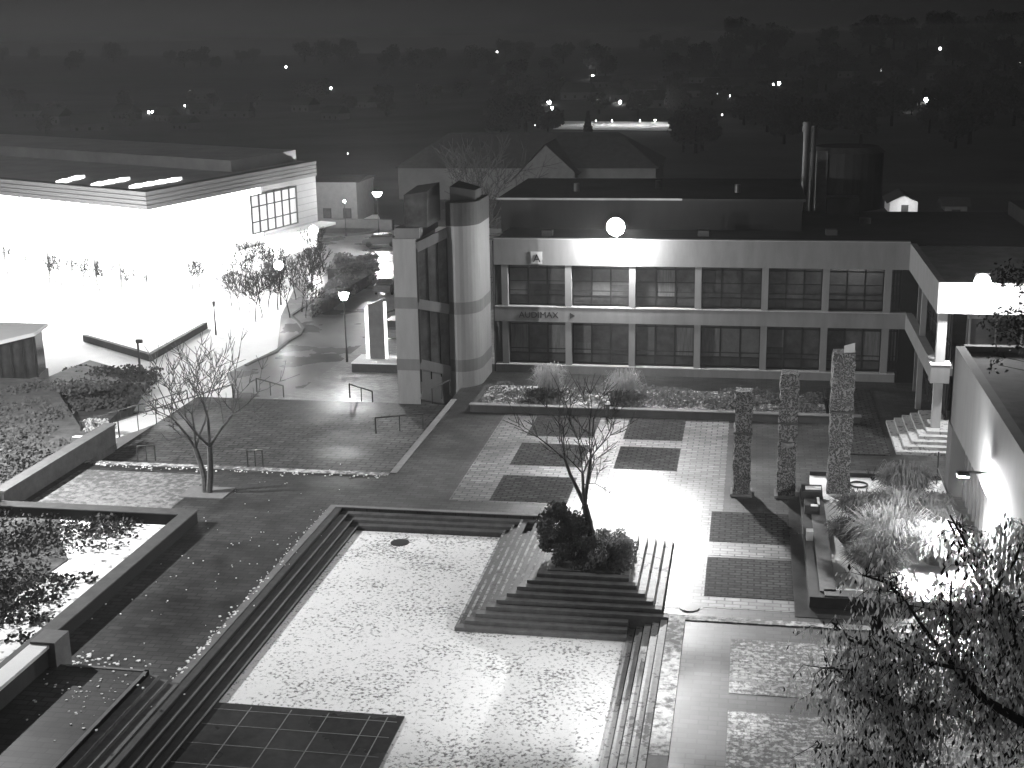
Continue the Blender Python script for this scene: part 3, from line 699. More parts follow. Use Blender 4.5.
a=at(138,462,0); handrail('short handrail at the left end of the upper wide steps',(a[0],a[1],0),(a[0]+.1,a[1]+1.8,-.5),.85,.85)
handrail('long handrail along the right edge of the white ramp',(-33.9,65.2,0),(-33.9,81.5,-2.2),.95,.95,8)
handrail('long handrail along the left edge of the white ramp',(-36.7,66.2,-.1),(-36.7,80.5,-2.1),.6,.6,7)

# ------------------------------------------------------------------ trees
def grow_tree(base, h, seed, spread=.5, trunk_r=.16, levels=5, forks=3, lean=(0,0), min_r=.012, first=.3, twig=5, up=.35):
    rr=random.Random(seed); tr=MB(); cr=MB()
    def br(p,d,L,r,lv):
        segs=3; 
        for i in range(segs):
            d2=(d+Vector((rr.gauss(0,.1),rr.gauss(0,.1),rr.gauss(0,.05)+ (.05 if lv else 0)))).normalized()
            q=p+d2*(L/segs); r2=r*(.86 if lv else .93)
            (tr if lv==0 else cr).tube(p,q,r,r2,7 if lv<2 else 4)
            if lv>0 and lv<levels and rr.random()<.55:
                a=rr.uniform(0,6.28); o=d2.orthogonal().normalized(); o.rotate(Matrix.Rotation(a,3,d2))
                br(q,(d2*.6+o*.7+Vector((0,0,.15))).normalized(),L*rr.uniform(.35,.6),max(min_r,r2*.45),lv+1 if lv+1<=levels else levels)
            p,d,r=q,d2,r2
        if lv>=levels: return
        n=forks if lv<2 else rr.choice((2,3))
        a0=rr.uniform(0,6.28)
        for k in range(n):
            a=a0+6.283*k/n+rr.uniform(-.4,.4); o=d.orthogonal().normalized(); o.rotate(Matrix.Rotation(a,3,d))
            sp=spread*rr.uniform(.6,1.3)
            dd=(d+o*sp*1.5+Vector((0,0,up*.5))).normalized()
            br(p,dd,L*(rr.uniform(.62,.85) if lv else rr.uniform(.8,1.0)),max(min_r,r*rr.uniform(.5,.68)),lv+1)
    br(Vector(base),Vector((lean[0],lean[1],1)).normalized(),h*first,trunk_r,0)
    return tr,cr
def tree(name,label,base,h,seed,m='bark',group=None,**k):
    t_=thing(name,label,'tree',base,group); tr,cr=grow_tree(base,h,seed,**k)
    # rescale to the wanted height
    zs=[v[2] for v in cr.v]; s=h/(max(zs)-base[2]) 
    for b in (tr,cr): b.v=[((v[0]-base[0])*s+base[0],(v[1]-base[1])*s+base[1],(v[2]-base[2])*s+base[2]) for v in b.v]
    tr.build('trunk',M[m],t_); cr.build('crown',M[m],t_); return t_
TB=at(207,491,.1)
ft=thing('bare_tree','large bare forked tree in small snowy square at left of plaza','tree',(TB[0],TB[1],0))
tA,cA=grow_tree((TB[0]-.1,TB[1],0),8.2,14,spread=.5,trunk_r=.17,levels=4,lean=(-.16,0),first=.3,forks=3,min_r=.02,up=.45)
tB,cB=grow_tree((TB[0]+.12,TB[1],0),8.8,23,spread=.5,trunk_r=.19,levels=4,lean=(-.04,.05),first=.33,forks=3,min_r=.02,up=.5)
for tt,c2,hh in ((tA,cA,7.4),(tB,cB,9.0)):
    s_=hh/max(v[2] for v in c2.v)
    for b in (tt,c2): b.v=[((v[0]-TB[0])*s_+TB[0],(v[1]-TB[1])*s_+TB[1],v[2]*s_) for v in b.v]
    tt.build('trunk',M['bark'],ft); c2.build('crown',M['bark'],ft)
tp=thing('tree_square','square snow patch around the foot of the large bare tree','tree pit',(TB[0],TB[1],0))
MB().box(TB[0]-1.1,TB[0]+1.1,TB[1]-.8,TB[1]+.8,-.02,.05).build('snow_bed', M['border'], tp)
tree('bare_tree','slender bare tree rising from the shrubs on the stepped mound',(-5.9,49.6,.8),7.6,37,'barkm',spread=.5,trunk_r=.14,levels=4,first=.24,min_r=.014,up=.6)
shrub('evergreen_shrub','dark upright evergreen shrub on stepped mound, left of the bare trunk',-7.0,49.5,.45,(1.05,1.3,1.45),9000,M['leafd'],41,.055)
shrub('evergreen_shrub','low bushy shrub on stepped mound around the bare trunk',-5.6,49.2,.35,(1.45,1.5,.85),8000,M['leafm'],42,.05)
shrub('evergreen_shrub','small pale-edged shrub at the right corner of the stepped mound',-5.0,50.2,.4,(.8,1.1,.65),3500,M['leafm'],43,.05)
# young trees on the library square
protos=[]
for k in range(4):
    t_=tree('young_tree','slender bare young tree planted in rows on bright library square',(0,0,0),4.6+.3*k,60+k,'barkd','young trees on the library square',spread=.36,trunk_r=.1,levels=4,first=.42,min_r=.036)
    protos.append(t_)
used=set(); rr=random.Random(9)
spots=[]
for px,py_ in [(232,307),(240,312),(250,316),(260,304),(262,318),(270,296),(278,310),(290,318),(262,286),(282,290),(296,300),(302,312),(300,286),(312,292),(316,302),(322,284),(286,278),(270,280),(246,292),(236,296),(310,276),(324,272),(250,280),(256,322),(306,318),(268,308)]:
    p=at(px,py_,-2.22); spots.append((p[0],p[1]))
for px,py_ in [(22,277),(50,284),(56,284),(62,286),(70,287),(84,289),(90,290),(100,292),(104,293),(110,294),(121,295),(126,295),(147,298),(187,292),(193,290),(200,289),(8,275)]:
    p=at(px,py_,-2.22); spots.append((p[0],p[1]))
for i,(x,y) in enumerate(spots):
    j=i%4; o=protos[j] if i<4 else copy_tree(protos[j])
    s=rr.uniform(.72,1.0) if i<26 else rr.uniform(.5,.75)
    o.location=(x,y,-2.22); o.rotation_euler=(0,0,rr.uniform(0,6.28)); o.scale=(s,s,s)
# background trees
def leafy(name,label,h,r,seed,m,group,n=900,cone=False,size=.5):
    t_=thing(name,label,'tree',(0,0,0),group); rr=random.Random(seed); lf=MB()
    MB().tube((0,0,-1),(0,0,h*.8),r*.09,r*.03,7).build('trunk',M['barkd'],t_)
    if cone:
        for k in range(16):
            z=h*(.1+.88*k/16); q=r*(1-k/16.5); leafcloud(lf,(0,0,z),(q,q,h*.05),n//16,size,.6,seed+k)
    else:
        for k in range(14):
            a=rr.uniform(0,6.28); e=rr.random()**.5*.7; z=h*rr.uniform(.35,.85)
            leafcloud(lf,(math.cos(a)*r*e,math.sin(a)*r*e,z),(r*.45,r*.45,h*.16),n//14,size,.7,seed+k)
    lf.build('crown',m,t_); return t_
bt=[leafy('background_tree','dark tree standing in the wooded belt beyond the roofs',9+k*1.2,4.2+.4*k,200+k,M['leafd'],'dark trees beyond the roofs') for k in range(4)]
rr=random.Random(17); cnt=0
def place(px,py_,s,j):
    global cnt
    p=ray_ground(px,py_); o=bt[j] if cnt<4 else copy_tree(bt[j]); cnt+=1
    o['label']='dark tree standing in the belt behind the long hipped-roof house'; o['group']='trees behind the long house'
    if px>640: o['label']='dark tree in the wood on the right-hand slope beyond the hall roof'; o['group']='trees on the right-hand slope'
    elif px<330: o['label']='faint tree among the dark fields beyond the library roof'; o['group']='trees beyond the library'
    o.location=(p.x,p.y,p.z-.3); o.rotation_euler=(0,0,rr.uniform(0,6.28)); o.scale=(s,s,s*rr.uniform(.8,1.15))
for i in range(46): place(rr.uniform(665,1040), rr.uniform(88,158), rr.uniform(.9,1.5), i%4)
for i in range(26): place(rr.uniform(200,660), rr.uniform(96,118), rr.uniform(.8,1.3), i%4)
for i in range(8): place(rr.uniform(-10,200), rr.uniform(100,135), rr.uniform(.7,1.1), i%4)
for i in range(6): place(rr.uniform(490,560), rr.uniform(128,140), rr.uniform(1.1,1.5), i%4)
for i in range(50): place(rr.uniform(380,1030), rr.uniform(62,84), rr.uniform(1.2,2.0), i%4)
for i in range(70):
    q_x=rr.uniform(-20,1040); place(q_x, rr.uniform(61,72)-max(0,q_x-300)*.03, rr.uniform(1.8,3.2), i%4)
cn=leafy('conifer','pointed dark conifer standing in front of the bright snowy road',9.5,2.2,400,M['leafd'],None,1600,True,.4)
p=ray_ground(588,141); cn.location=p
tree('bare_tree','tall bare tree behind the rounded stair tower roof',(-24,112,-2.3),15.5,77,'barkm',spread=.45,trunk_r=.3,levels=5,first=.28,min_r=.03)

# near tree at lower right with dry hanging leaves
nt_=thing('seed_hung_tree','near tree at lower right with black limbs and hanging dry leaves','tree',(atY(905,760,27)[0],27,0))
def P3(px,py_,Y): a,b=atY(px,py_,Y); return Vector((a,Y,b))
tr=MB()
def limb(mb,pts,r0,r1):
    n=len(pts)-1
    for i in range(n): mb.tube(pts[i],pts[i+1],r0+(r1-r0)*i/n,r0+(r1-r0)*(i+1)/n,8)
limb(tr,[Vector((atY(905,760,27)[0]+.2,27,-.1)),P3(905,770,27),P3(893,700,27.2),P3(882,650,27.4),P3(874,615,27.6)],.2,.12)
tr.build('trunk',M['barkd'],nt_)
cr=MB(); L1=[[(1040,732),(985,700),(955,668),(925,630),(905,600)],[(955,668),(920,660),(880,632)],[(985,700),(1000,660),(990,600),(965,555),(948,520)],[(900,745),(878,715),(866,675),(870,630)],[(905,600),(885,582),(862,575)],
    [(955,668),(950,610),(952,580)],[(893,700),(930,712),(960,700)],[(893,700),(860,690),(835,668),(822,668)],[(1030,690),(1010,620),(975,560),(950,515)],[(882,650),(850,640),(832,622)],[(900,768),(860,745),(815,748)],[(925,630),(960,600),(1000,608),(1030,600)],[(990,600),(1015,560),(1030,520)]]
rr=random.Random(4)
tips=[]
for L in L1:
    yb=26.5+rr.uniform(-1,1); pts=[P3(x,y,yb+.15*i) for i,(x,y) in enumerate(L)]
    r0=.12 if len(L)>=5 and L[0][0]>1000 else .045
    limb(cr,pts,r0,.02)
    for p,q in zip(pts,pts[1:]):
        for _ in range(9):
            b0=p.lerp(q,rr.random()); d=Vector((rr.gauss(0,.35),rr.gauss(0,.4),rr.gauss(-.05,.3))); b1=b0+d; b2=b1+Vector((d.x*.5,d.y*.5,-.25))
            cr.tube(b0,b1,.012,.008,4); cr.tube(b1,b2,.008,.005,4); tips += [b1,b2,b0.lerp(b1,.5)]
cr.build('branches',M['barkd'],nt_)
lf=MB()
for i,tp_ in enumerate(tips):
    leafcloud(lf,tp_-Vector((0,0,.18)),(.2,.2,.26),14,.085,.35,i,droop=1)
for i in range(210):
    px=rr.uniform(815,1030); py_=rr.uniform(640,790)
    if px<830+ max(0,700-py_)*.35: continue
    leafcloud(lf,P3(px,py_,26.5+rr.uniform(-1.2,1.5)),(.35,.4,.3),38,.085,.35,i+5000,droop=1)
half=len(lf.f)//2
f2_=MB(); f2_.v=list(lf.v); 
order=list(range(len(lf.f))); random.Random(3).shuffle(order)
for o_,fs in ((lf,order[:half]),(f2_,order[half:])):
    pass
F=list(lf.f); lf.f=[F[q] for q in order[:int(len(F)*.52)]]; f2_.f=[F[q] for q in order[int(len(F)*.85):]]
lf.build('foliage',M['leafl'],nt_); f2_.build('dark_foliage',M['barkd'],nt_)
n2=thing('leafy_branch_tree','tree reaching in from right edge with sparse leaves before the second floodlight','tree',(14.6,40,0))
tr=MB(); limb(tr,[Vector((14.6,40,-.1)),Vector((14.4,40,5)),Vector((13.8,40.3,9)),Vector((13.4,40.6,11))],.2,.05); tr.build('trunk',M['barkd'],n2)
cr=MB(); lf=MB()
for k in range(26):
    p0=Vector((14.0,40.2,7.5+rr.uniform(0,3.4))); p1=P3(rr.uniform(985,1030),rr.uniform(268,372),40+rr.uniform(-1,1)); pm=p0.lerp(p1,.5)+Vector((0,0,-.15)); cr.tube(p0,pm,.03,.015,5); cr.tube(pm,p1,.015,.008,4)
    leafcloud(lf,p1,(.35,.35,.35),26,.06,.6,k+90); leafcloud(lf,pm,(.5,.5,.4),26,.06,.6,k+190)
cr.build('branches',M['barkd'],n2); lf.build('foliage',M['leafd'],n2)
# shrubs under the near tree / beside the wall, and lower left dark shrubs
shrub('dark_shrub','dark shrub mass below the wall lamp at right edge',9.0,44.5,0,(1.6,2.4,1.3),2600,M['leafm'],91,.1)
shrub('bare_shrub','pale twiggy shrub behind the snowy planter\'s far left corner',-35.2,52.5,0,(1.6,1.4,1.3),900,M['leafl'],92,.08)
shrub('dark_shrub','large dark shrub at left edge beside the snowy planter',-33.5,44,0,(2.6,4.2,1.5),5200,M['ivy'],93,.12)
shrub('dark_shrub','black shadowed shrub mass at the lower left edge beside the low wall',-29.5,39.5,0,(2.4,3.2,1.3),5200,M['leafd'],97,.1)
shrub('bare_shrub','twiggy grey shrub on the lawn near the retaining wall top',-38.5,57.5,0,(1.8,1.6,1.4),900,M['leafm'],94,.08)
shrub('frosted_shrub','frosted arching shrub where the ramp meets the retaining wall',-35.2,65.4,0,(.9,.9,.6),700,M['leafl'],95,.07)
rr=random.Random(8)

# ------------------------------------------------------------------ lamps
def street_lamp(label,x,y,z,h,power,r=.22,group='street lamps',fixture='globe'):
    t_=thing('street_lamp',label,'street lamp',(x,y,z),group)
    MB().tube((x,y,z),(x,y,z+h*.2),.09,.08,10).tube((x,y,z+h*.2),(x,y,z+h-.25),.05,.045,10).build('post',M['darkm'],t_)
    MB().tube((x,y,z+h-.28),(x,y,z+h-.22),.16,.16,12).build('collar',M['darkm'],t_)
    mb=MB()
    if fixture=='globe': mb.ball((x,y,z+h),r,14)
    else: mb.tube((x,y,z+h-.22),(x,y,z+h+.25),r*.55,r,14)
    mb.build('lantern',M['lamp'],t_)
    if power: lamp('POINT',(x,y,z+h+.45),power,.25,parent=t_)
    return t_
p=at(347,362,-2.1); street_lamp('street lamp with cone lantern in front of the grey stele',p[0],p[1],-2.1,4.9,6500,.38,fixture='cone')
p=at(281,305,-2.2); street_lamp('globe street lamp standing among the young trees',p[0],p[1],-2.2,3.6,3000,.42)
p=at(315,262,-2.2); street_lamp('globe street lamp at the right end of the library',p[0],p[1],-2.2,3.4,6000,.5)
p=at(379,236,-2.2); street_lamp('street lamp with glowing head beyond the parked cars, left of the tower',p[0],p[1],-2.2,5.0,15000,.6,fixture='cone')
p=at(346,236,-2.2); street_lamp('dim street lamp on the round traffic island',p[0],p[1],-2.2,4.2,300,.16)
p=at(216,335,-2.2); s_=thing('light_column','slim dark column light on the white square behind the bare tree','light column',(p[0],p[1],-2.2))
MB().tube((p[0],p[1],-2.2),(p[0],p[1],.6),.08,.08,8).build('post',M['darkm'],s_); MB().tube((p[0],p[1],.2),(p[0],p[1],.6),.14,.14,8).build('head',M['darkm'],s_)
p=at(141,380,-2.2); s_=thing('light_column','slim dark column light beside the planted bank','light column',(p[0],p[1],-2.2))
MB().tube((p[0],p[1],-2.2),(p[0],p[1],.6),.08,.08,8).build('post',M['darkm'],s_); MB().box(p[0]-.1,p[0]+.35,p[1]-.1,p[1]+.1,.5,.75).build('head',M['darkm'],s_)
# roof floodlight
fl=thing('roof_floodlight','blazing floodlight above the hall\'s fascia over the plaza','floodlight',(-8.2,81.4,8.7))
MB().tube((-8.2,82.1,8.6),(-8.2,82.1,9.9),.06,.06,8).tube((-8.2,82.1,9.7),(-8.2,81.4,9.8),.05,.05,8).build('bracket',M['darkm'],fl)
MB().tube((-8.2,81.75,9.55),(-8.2,81.32,9.55),.25,.58,28).build('housing',M['darkm'],fl)
MB().tube((-8.2,81.318,9.55),(-8.2,81.2,9.55),.55,.4,28).build('lens',M['flood'],fl)
lamp('SPOT',(-8.2,80.9,9.6),85000,.18,(-3.0,50,1),26,1.0,fl)
lamp('SPOT',(-8.8,80.9,9.6),18000,.18,(-17,38,1),62,.9,fl)
lamp('SPOT',(-7.6,80.9,9.6),30000,.18,(6,48,1),50,.9,fl)
lamp('SPOT',(-8.2,80.9,9.6),9000,.18,(-9,60,0),130,.8,fl)
lamp('SPOT',(-8.0,80.9,9.6),60000,.18,(-5.0,57.5,0),17,1.0,fl)
lamp('POINT',(-8.2,81.2,8.6),4600,.3,parent=fl)
f2=thing('roof_floodlight','blazing floodlight on the walkway wing fascia at right','floodlight',(11.4,69,8.6))
MB().tube((11.4,69.2,8.5),(11.4,69.2,9.1),.05,.05,8).tube((11.4,69.2,9.05),(11.4,68.6,9.0),.05,.05,8).build('bracket',M['darkm'],f2)
MB().prism([(11.05,68.5),(11.75,68.5),(11.65,68.8),(11.15,68.8)],8.6,9.2).build('housing',M['darkm'],f2); MB().tube((11.4,68.49,8.75),(11.4,68.4,8.75),.4,.36,18).build('lens',M['flood'],f2)
lamp('POINT',(11.6,68.2,8.2),4200,.25,parent=f2)
f3=thing('wall_lamp','wall floodlight blazing on the low building beside the grasses','wall lamp',(9.2,51.5,5))
MB().box(8.2,9.34,51.5,51.6,4.25,4.32).box(8.15,8.6,51.3,51.8,4.18,4.25).build('housing',M['darkm'],f3); MB().box(8.17,8.58,51.32,51.78,4.13,4.178).build('lens',M['flood'],f3)
lamp('SPOT',(8.3,51.8,4.1),30000,.2,(9.9,51.0,2.6),150,.5,f3)
lamp('POINT',(8.35,51.8,3.9),2600,.2,parent=f3)
basin_fill=thing('wall_lamp','floodlight high on the low building\'s wall, behind the near tree','wall lamp',(9.2,37,5))  # made-up lamp hidden by the tree, added to light the basin
MB().box(9.0,9.34,36.7,37.3,6.2,6.5).build('housing',M['darkm'],basin_fill); MB().box(8.97,8.998,36.72,37.28,6.22,6.48).build('lens',M['flood'],basin_fill)
lamp('SPOT',(8.8,37,6.3),19000,.15,(-8,41,-.6),38,1.0,basin_fill)
f4=thing('mast_light','tall mast light outside the left edge lighting the paving','mast light',(-41.5,51.5,-.1))
MB().tube((-41.5,51.5,-.1),(-41.5,51.5,12.2),.12,.08,10).build('mast',M['darkm'],f4); MB().box(-41.8,-41.0,51.3,51.7,12.2,12.4).build('head',M['darkm'],f4)
lamp('POINT',(-41.2,51.5,12.0),44000,.15,parent=f4)

# ------------------------------------------------------------------ stele, plinth, pavilion, V wall
st=thing('stele','grey tapering stele with glowing white edges on a dark plinth','stele',(-27,90,-2.1))
zb_=-2.1
p0=at(352,372,zb_); p1=at(396,372,zb_); Yp=p0[1]
MB().box(p0[0],p1[0]+.3,Yp,Yp+2.6,zb_,zb_+.62).build('plinth',M['darkm'],st); MB().box(p0[0]-.03,p1[0]+.33,Yp-.03,Yp+2.63,zb_+.62,zb_+.7).build('plinth_top',M['snow3'],st)
Ys=Yp+1.3; a=atY(370,358,Ys); b=atY(385,358,Ys); tz=atY(370,305,Ys)[1]
MB().prism([(a[0],Ys),(b[0],Ys),(b[0],Ys+.5),(a[0],Ys+.5)],zb_+.7,[tz,tz+.45,tz+.45,tz]).build('shaft',M['greywall'],st)
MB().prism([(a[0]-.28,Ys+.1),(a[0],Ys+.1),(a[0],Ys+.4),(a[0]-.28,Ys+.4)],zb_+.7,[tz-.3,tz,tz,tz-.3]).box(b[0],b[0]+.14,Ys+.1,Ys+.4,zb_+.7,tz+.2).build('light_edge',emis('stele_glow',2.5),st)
pvn=thing('pavilion','small glazed pavilion with flat roof at left edge of white square','pavilion',(-52,84,-2.2))
a=at(4,400,-1.8); b=at(39,390,-1.8)
q0=Vector((a[0],a[1],-2.2)); q1=Vector((b[0],b[1],-2.2)); dz=3.2
MB().prism([(q0.x-4,q0.y-1),(q0.x,q0.y),(q1.x,q1.y),(q1.x-.6,q1.y+2.5),(q0.x-4,q1.y+2.5)],-2.2,-.9).build('base_wall',M['greywall'],pvn)
MB().prism([(q0.x-3.9,q0.y-.8),(q0.x-.1,q0.y+.2),(q1.x-.1,q1.y+.2),(q1.x-.7,q1.y+2.4),(q0.x-3.9,q1.y+2.4)],-.9,dz-1.2).build('glazing',M['glass'],pvn)
MB().prism([(q0.x-4.3,q0.y-1.3),(q0.x+.2,q0.y-.2),(q1.x+.2,q1.y-.2),(q1.x-.4,q1.y+2.8),(q0.x-4.3,q1.y+2.8)],dz-1.2,dz-.95).build('roof',M['snow3'],pvn)
mu=MB()
for u in (0,.33,.66,1):
    c_=q0.lerp(q1,u); mu.box(c_.x-.06,c_.x+.06,c_.y+.0,c_.y+.12,-.9,dz-1.2)
mu.build('mullions',M['frame'],pvn)
vw=thing('corner_wall','long low dark wall turning a corner on the white square','wall',(-45,93,-2.2))
A1,A2,A3=at(85,341,-2.2),at(152,361,-2.2),at(206,328,-2.2)
MB().bar((A1[0],A1[1],-1.95),(A2[0],A2[1],-1.95),.35,.55).bar((A2[0]-.2,A2[1],-1.96),(A3[0],A3[1],-1.96),.35,.55).build('wall_body',M['concd'],vw)

# ------------------------------------------------------------------ library
lib=thing('library','wide glowing glass library with striped fascia at upper left','building',(-60,125,-2.2))
C0=Vector((-55.4,116)); dl=Vector((-22,11.6)).normalized(); dr=Vector((6.2,31)).normalized()
def LP(u,v,off=0): p=C0+dl*u+dr*v; return (p.x,p.y)
UL,VR=70,31.5
zb_=-2.25; zt_=7.5; zf=5.9
def wall_(mb,p,q,z0,z1,th):
    p=Vector(p); q=Vector(q); d=(q-p).normalized(); n=Vector((-d.y,d.x))*th
    return mb.prism([tuple(p),tuple(q),tuple(q+n),tuple(p+n)],z0,z1)
# striped fascia on both visible sides
fz=MB()
for k in range(4):
    z0=zf+k*.42; o=.25-.05*k*0
    fz.prism([LP(-o,-o),LP(UL,-o),LP(UL,1),LP(-o+0,1)],z0+.07,z0+.42) ; fz.prism([LP(-o,1),LP(1,1),LP(1,VR),LP(-o,VR)],z0+.07,z0+.42)
fz.build('fascia',mat('striped_fascia', .1, .7, .08, 1),lib)
MB().prism([LP(-.1,-.1),LP(UL,-.1),LP(UL,1),LP(1,1),LP(1,VR),LP(-.1,VR)],zf,zf+1.65).build('fascia_back',M['concb'],lib)
rfz=7.5
MB().prism([LP(0,0),LP(UL,0),LP(UL,VR),LP(0,VR)],rfz-.2,rfz).build('roof',mat('library_roof',.3,.8,.2,.3),lib)
MB().prism([LP(3,18),LP(UL,18),LP(UL,VR),LP(3,VR)],rfz,rfz+1.2).build('upper_roof',mat('library_roof_upper',.3,.8,.2,.3),lib)
MB().prism([LP(.4,0.2),LP(UL,.2),LP(UL,.5),LP(.4,.5)],zb_,zf).prism([LP(.2,.5),LP(.5,.5),LP(.5,20),LP(.2,20)],zb_,zf).build('lit_glass_wall',M['libglow'],lib)
sd_=MB(); sd_.prism([LP(0,20),LP(.6,20),LP(.6,VR),LP(0,VR)],.4,zf); sd_.build('siding',M['siding'],lib)
MB().prism([LP(.3,20),LP(.6,20),LP(.6,VR),LP(.3,VR)],zb_,.4).build('lower_glass',M['libglow'],lib)
wn=MB().prism([LP(-.12,17.5),LP(.02,17.5),LP(.02,26.8),LP(-.12,26.8)],1.2,5.2).build('window',mat('lit_office_glass',.3,.3,.5,.4,emit=.5),lib)
fr=MB()
for k in range(7): v=17.5+k*1.55; fr.prism([LP(-.22,v-.12),LP(-.12,v-.12),LP(-.12,v+.12),LP(-.22,v+.12)],1.1,5.3)
for z in (1.1,2.3,3.9,5.1): fr.prism([LP(-.2,17.4),LP(-.13,17.4),LP(-.13,26.9),LP(-.2,26.9)],z,z+.13)
fr.build('frame',M['concd'],wn)
MB().prism([LP(-2.2,12),LP(.2,12),LP(.2,VR+1),LP(-2.2,VR+1)],.35,.6).build('canopy',M['snow3'],lib)
mu=MB()
for k in range(17): u=1+k*4; mu.prism([LP(u,.0),LP(u+.12,.0),LP(u+.12,.2),LP(u,.2)],zb_,zf)
mu.build('mullions',M['concl'],lib)
for grp in ([(60,182),(72,179)],[(95,185),(106,183),(117,181)],[(133,187),(145,185),(157,183),(169,181)]):
    for (px,py_) in grp:
        a=at(px,py_,rfz+.1); q_=[at(px-4,py_+1.5,rfz),at(px+7,py_+.8,rfz),at(px+13,py_-1.5,rfz),at(px+3,py_-.9,rfz)]
        MB().prism(q_,rfz,rfz+.25).build('skylight',M['sky_light'],lib)
# light spilling out of the library onto the snow
lamp('POINT',(-62,106,2.5),22000,2.0,parent=lib); lamp('POINT',(-50,108,2),14000,2.0,parent=lib); lamp('POINT',(-75,108,2.5),18000,2.0,parent=lib)

# ------------------------------------------------------------------ hedges, cars, houses
def hedge(label,pts,z,h,seed):
    t_=thing('hedge',label,'hedge',(pts[0][0],pts[0][1],z)); MB().prism(pts,z,z+h*.8).build('core',M['leafd'],t_)
    lf=MB(); r2=random.Random(seed)
    cx=sum(p[0] for p in pts)/len(pts); cy=sum(p[1] for p in pts)/len(pts)
    for k in range(60):
        i=r2.randrange(len(pts)); a=Vector(pts[i]); b=Vector(pts[(i+1)%len(pts)]); p=a.lerp(b,r2.random()).lerp(Vector((cx,cy)),r2.random()*.9)
        leafcloud(lf,(p.x,p.y,z+h*r2.uniform(.3,.95)),(.7,.7,.35),60,.14,.7,seed+k)
    lf.build('foliage',M['leafm'],t_)
hedge('long dark hedge between the young trees and the street',[at(312,318,-2.2),at(330,310,-2.2),at(372,284,-2.2),at(365,272,-2.2),at(330,290,-2.2)],-2.2,1.3,1)
hedge('square-cut pale hedge block at the head of the street',[at(328,282,-2.2),at(374,280,-2.2),at(374,268,-2.2),at(335,268,-2.2)],-2.2,1.6,2)
isl=thing('traffic_island','round traffic island with pale kerb around the dim street lamp','traffic island',(0,0,0)); p=at(346,231,-2.2); isl.location=(p[0],p[1],-2.2); ORG[isl]=Vector((p[0],p[1],-2.2))
MB().tube((p[0],p[1],-2.25),(p[0],p[1],-2.0),4.2,4.2,32).build('kerb',M['kerb'],isl); MB().tube((p[0],p[1],-2.0),(p[0],p[1],-1.95),3.7,3.7,32).build('planting',M['lawn'],isl)
def car(label,x,y,z,ang,m='paint'):
    t_=thing('parked_car',label,'car',(0,0,0),'parked cars')
    prof=[(-2.1,.35),(-2.1,.75),(-1.9,.95),(-1.2,1.0),(-.7,1.42),(.9,1.45),(1.6,1.0),(2.1,.9),(2.15,.35)]
    mb=MB(); n=len(prof)
    for s in (-.85,.85):
        for a,b in prof:
            w=s*(.82 if b>1.1 else 1); mb.v.append((a,w,b))
    for i in range(n): j=(i+1)%n; mb.f.append((i,j,n+j,n+i))
    mb.f+=[tuple(range(n-1,-1,-1)),tuple(range(n,2*n))]; mb.build('body',M[m],t_)
    MB().quad((-1.18,-.7,1.02),(-1.18,.7,1.02),(-.74,.62,1.4),(-.74,-.62,1.4)).quad((1.58,.7,1.03),(1.58,-.7,1.03),(.95,-.62,1.44),(.95,.62,1.44)).build('windscreen',M['carglass'],t_)
    for s in (-.86,.86): MB().box(-1.0,1.3,s*.9-.02,s*.9+.02,1.05,1.3).build('side_window',M['carglass'],t_)
    for a in (-1.35,1.35):
        for s in (-.85,.75): MB().tube((a,s,.33),(a,s+.1,.33),.33,.33,14).build('wheel',M['tyre'],t_)
    t_.location=(x,y,z); t_.rotation_euler=(0,0,ang); return t_
p=at(381,246,-2.2); car('dark hatchback parked beyond the hedges near the tower',p[0],p[1],-2.2,.2)
p=at(389,292,-2.2); car('dark car half hidden by the stair tower on the white street',p[0],p[1],-2.2,1.5)
p=at(390,336,-2.2); car('small dark car beside the grey stele, mostly behind the tower',p[0]+.6,p[1],-2.2,1.5)
# houses behind
def gable_house(name,label,x0,x1,y0,y1,z0,ze,zr,wm,rm,group=None,hip=0,door=False,rz=0,windows=0):
    t_=thing(name,label,'house',((x0+x1)/2,y0,z0),group)
    MB().box(x0,x1,y0,y1,z0,ze).build('wall',wm,t_); ym=(y0+y1)/2
    o=.5; r=MB(); r.v=[(x0-o,y0-o,ze),(x1+o,y0-o,ze),(x1+o,y1+o,ze),(x0-o,y1+o,ze),(x0-o+hip,ym,zr),(x1+o-hip,ym,zr)]
    r.f=[(0,1,5,4),(2,3,4,5),(0,4,3),(1,2,5),(3,2,1,0)]; r.build('roof',rm,t_)
    for k in range(windows):
        xw=x0+(x1-x0)*(k+.5)/windows; w=MB().box(xw-.55,xw+.55,y0-.06,y0-.003,z0+1.2,z0+2.5).build('window',M['frame'],t_); MB().box(xw-.45,xw+.45,y0-.08,y0-.062,z0+1.3,z0+2.4).build('pane',M['glass'],w)
    return t_
a=atY(399,195,204); ze=atY(399,168,204)[1]; zr=atY(430,133,212)[1]
hs=gable_house('long_house','long pale-walled building with big hipped roof behind the hall',a[0],-14.5,204,221,-6,ze,zr,mat('house_render',.16,.9,.15,.5),M['tile'],hip=7,windows=10)
g0=atY(515,178,201); g1=atY(575,172,201); gt=atY(546,145,201)
mb=MB(); mb.v=[(g0[0],200.5,g0[1]-4),(g1[0],200.5,g0[1]-4),(g1[0],200.5,g1[1]),(gt[0],200.5,gt[1]),(g0[0],200.5,g0[1])]; mb.f=[(0,1,2,3,4)]
k=[(v[0],212,v[2]) for v in mb.v]; mb.v+=k; mb.f+=[(9,8,7,6,5),(0,5,6,1),(1,6,7,2),(4,9,5,0)]; mb.build('front_gable',M['greywall'],hs)
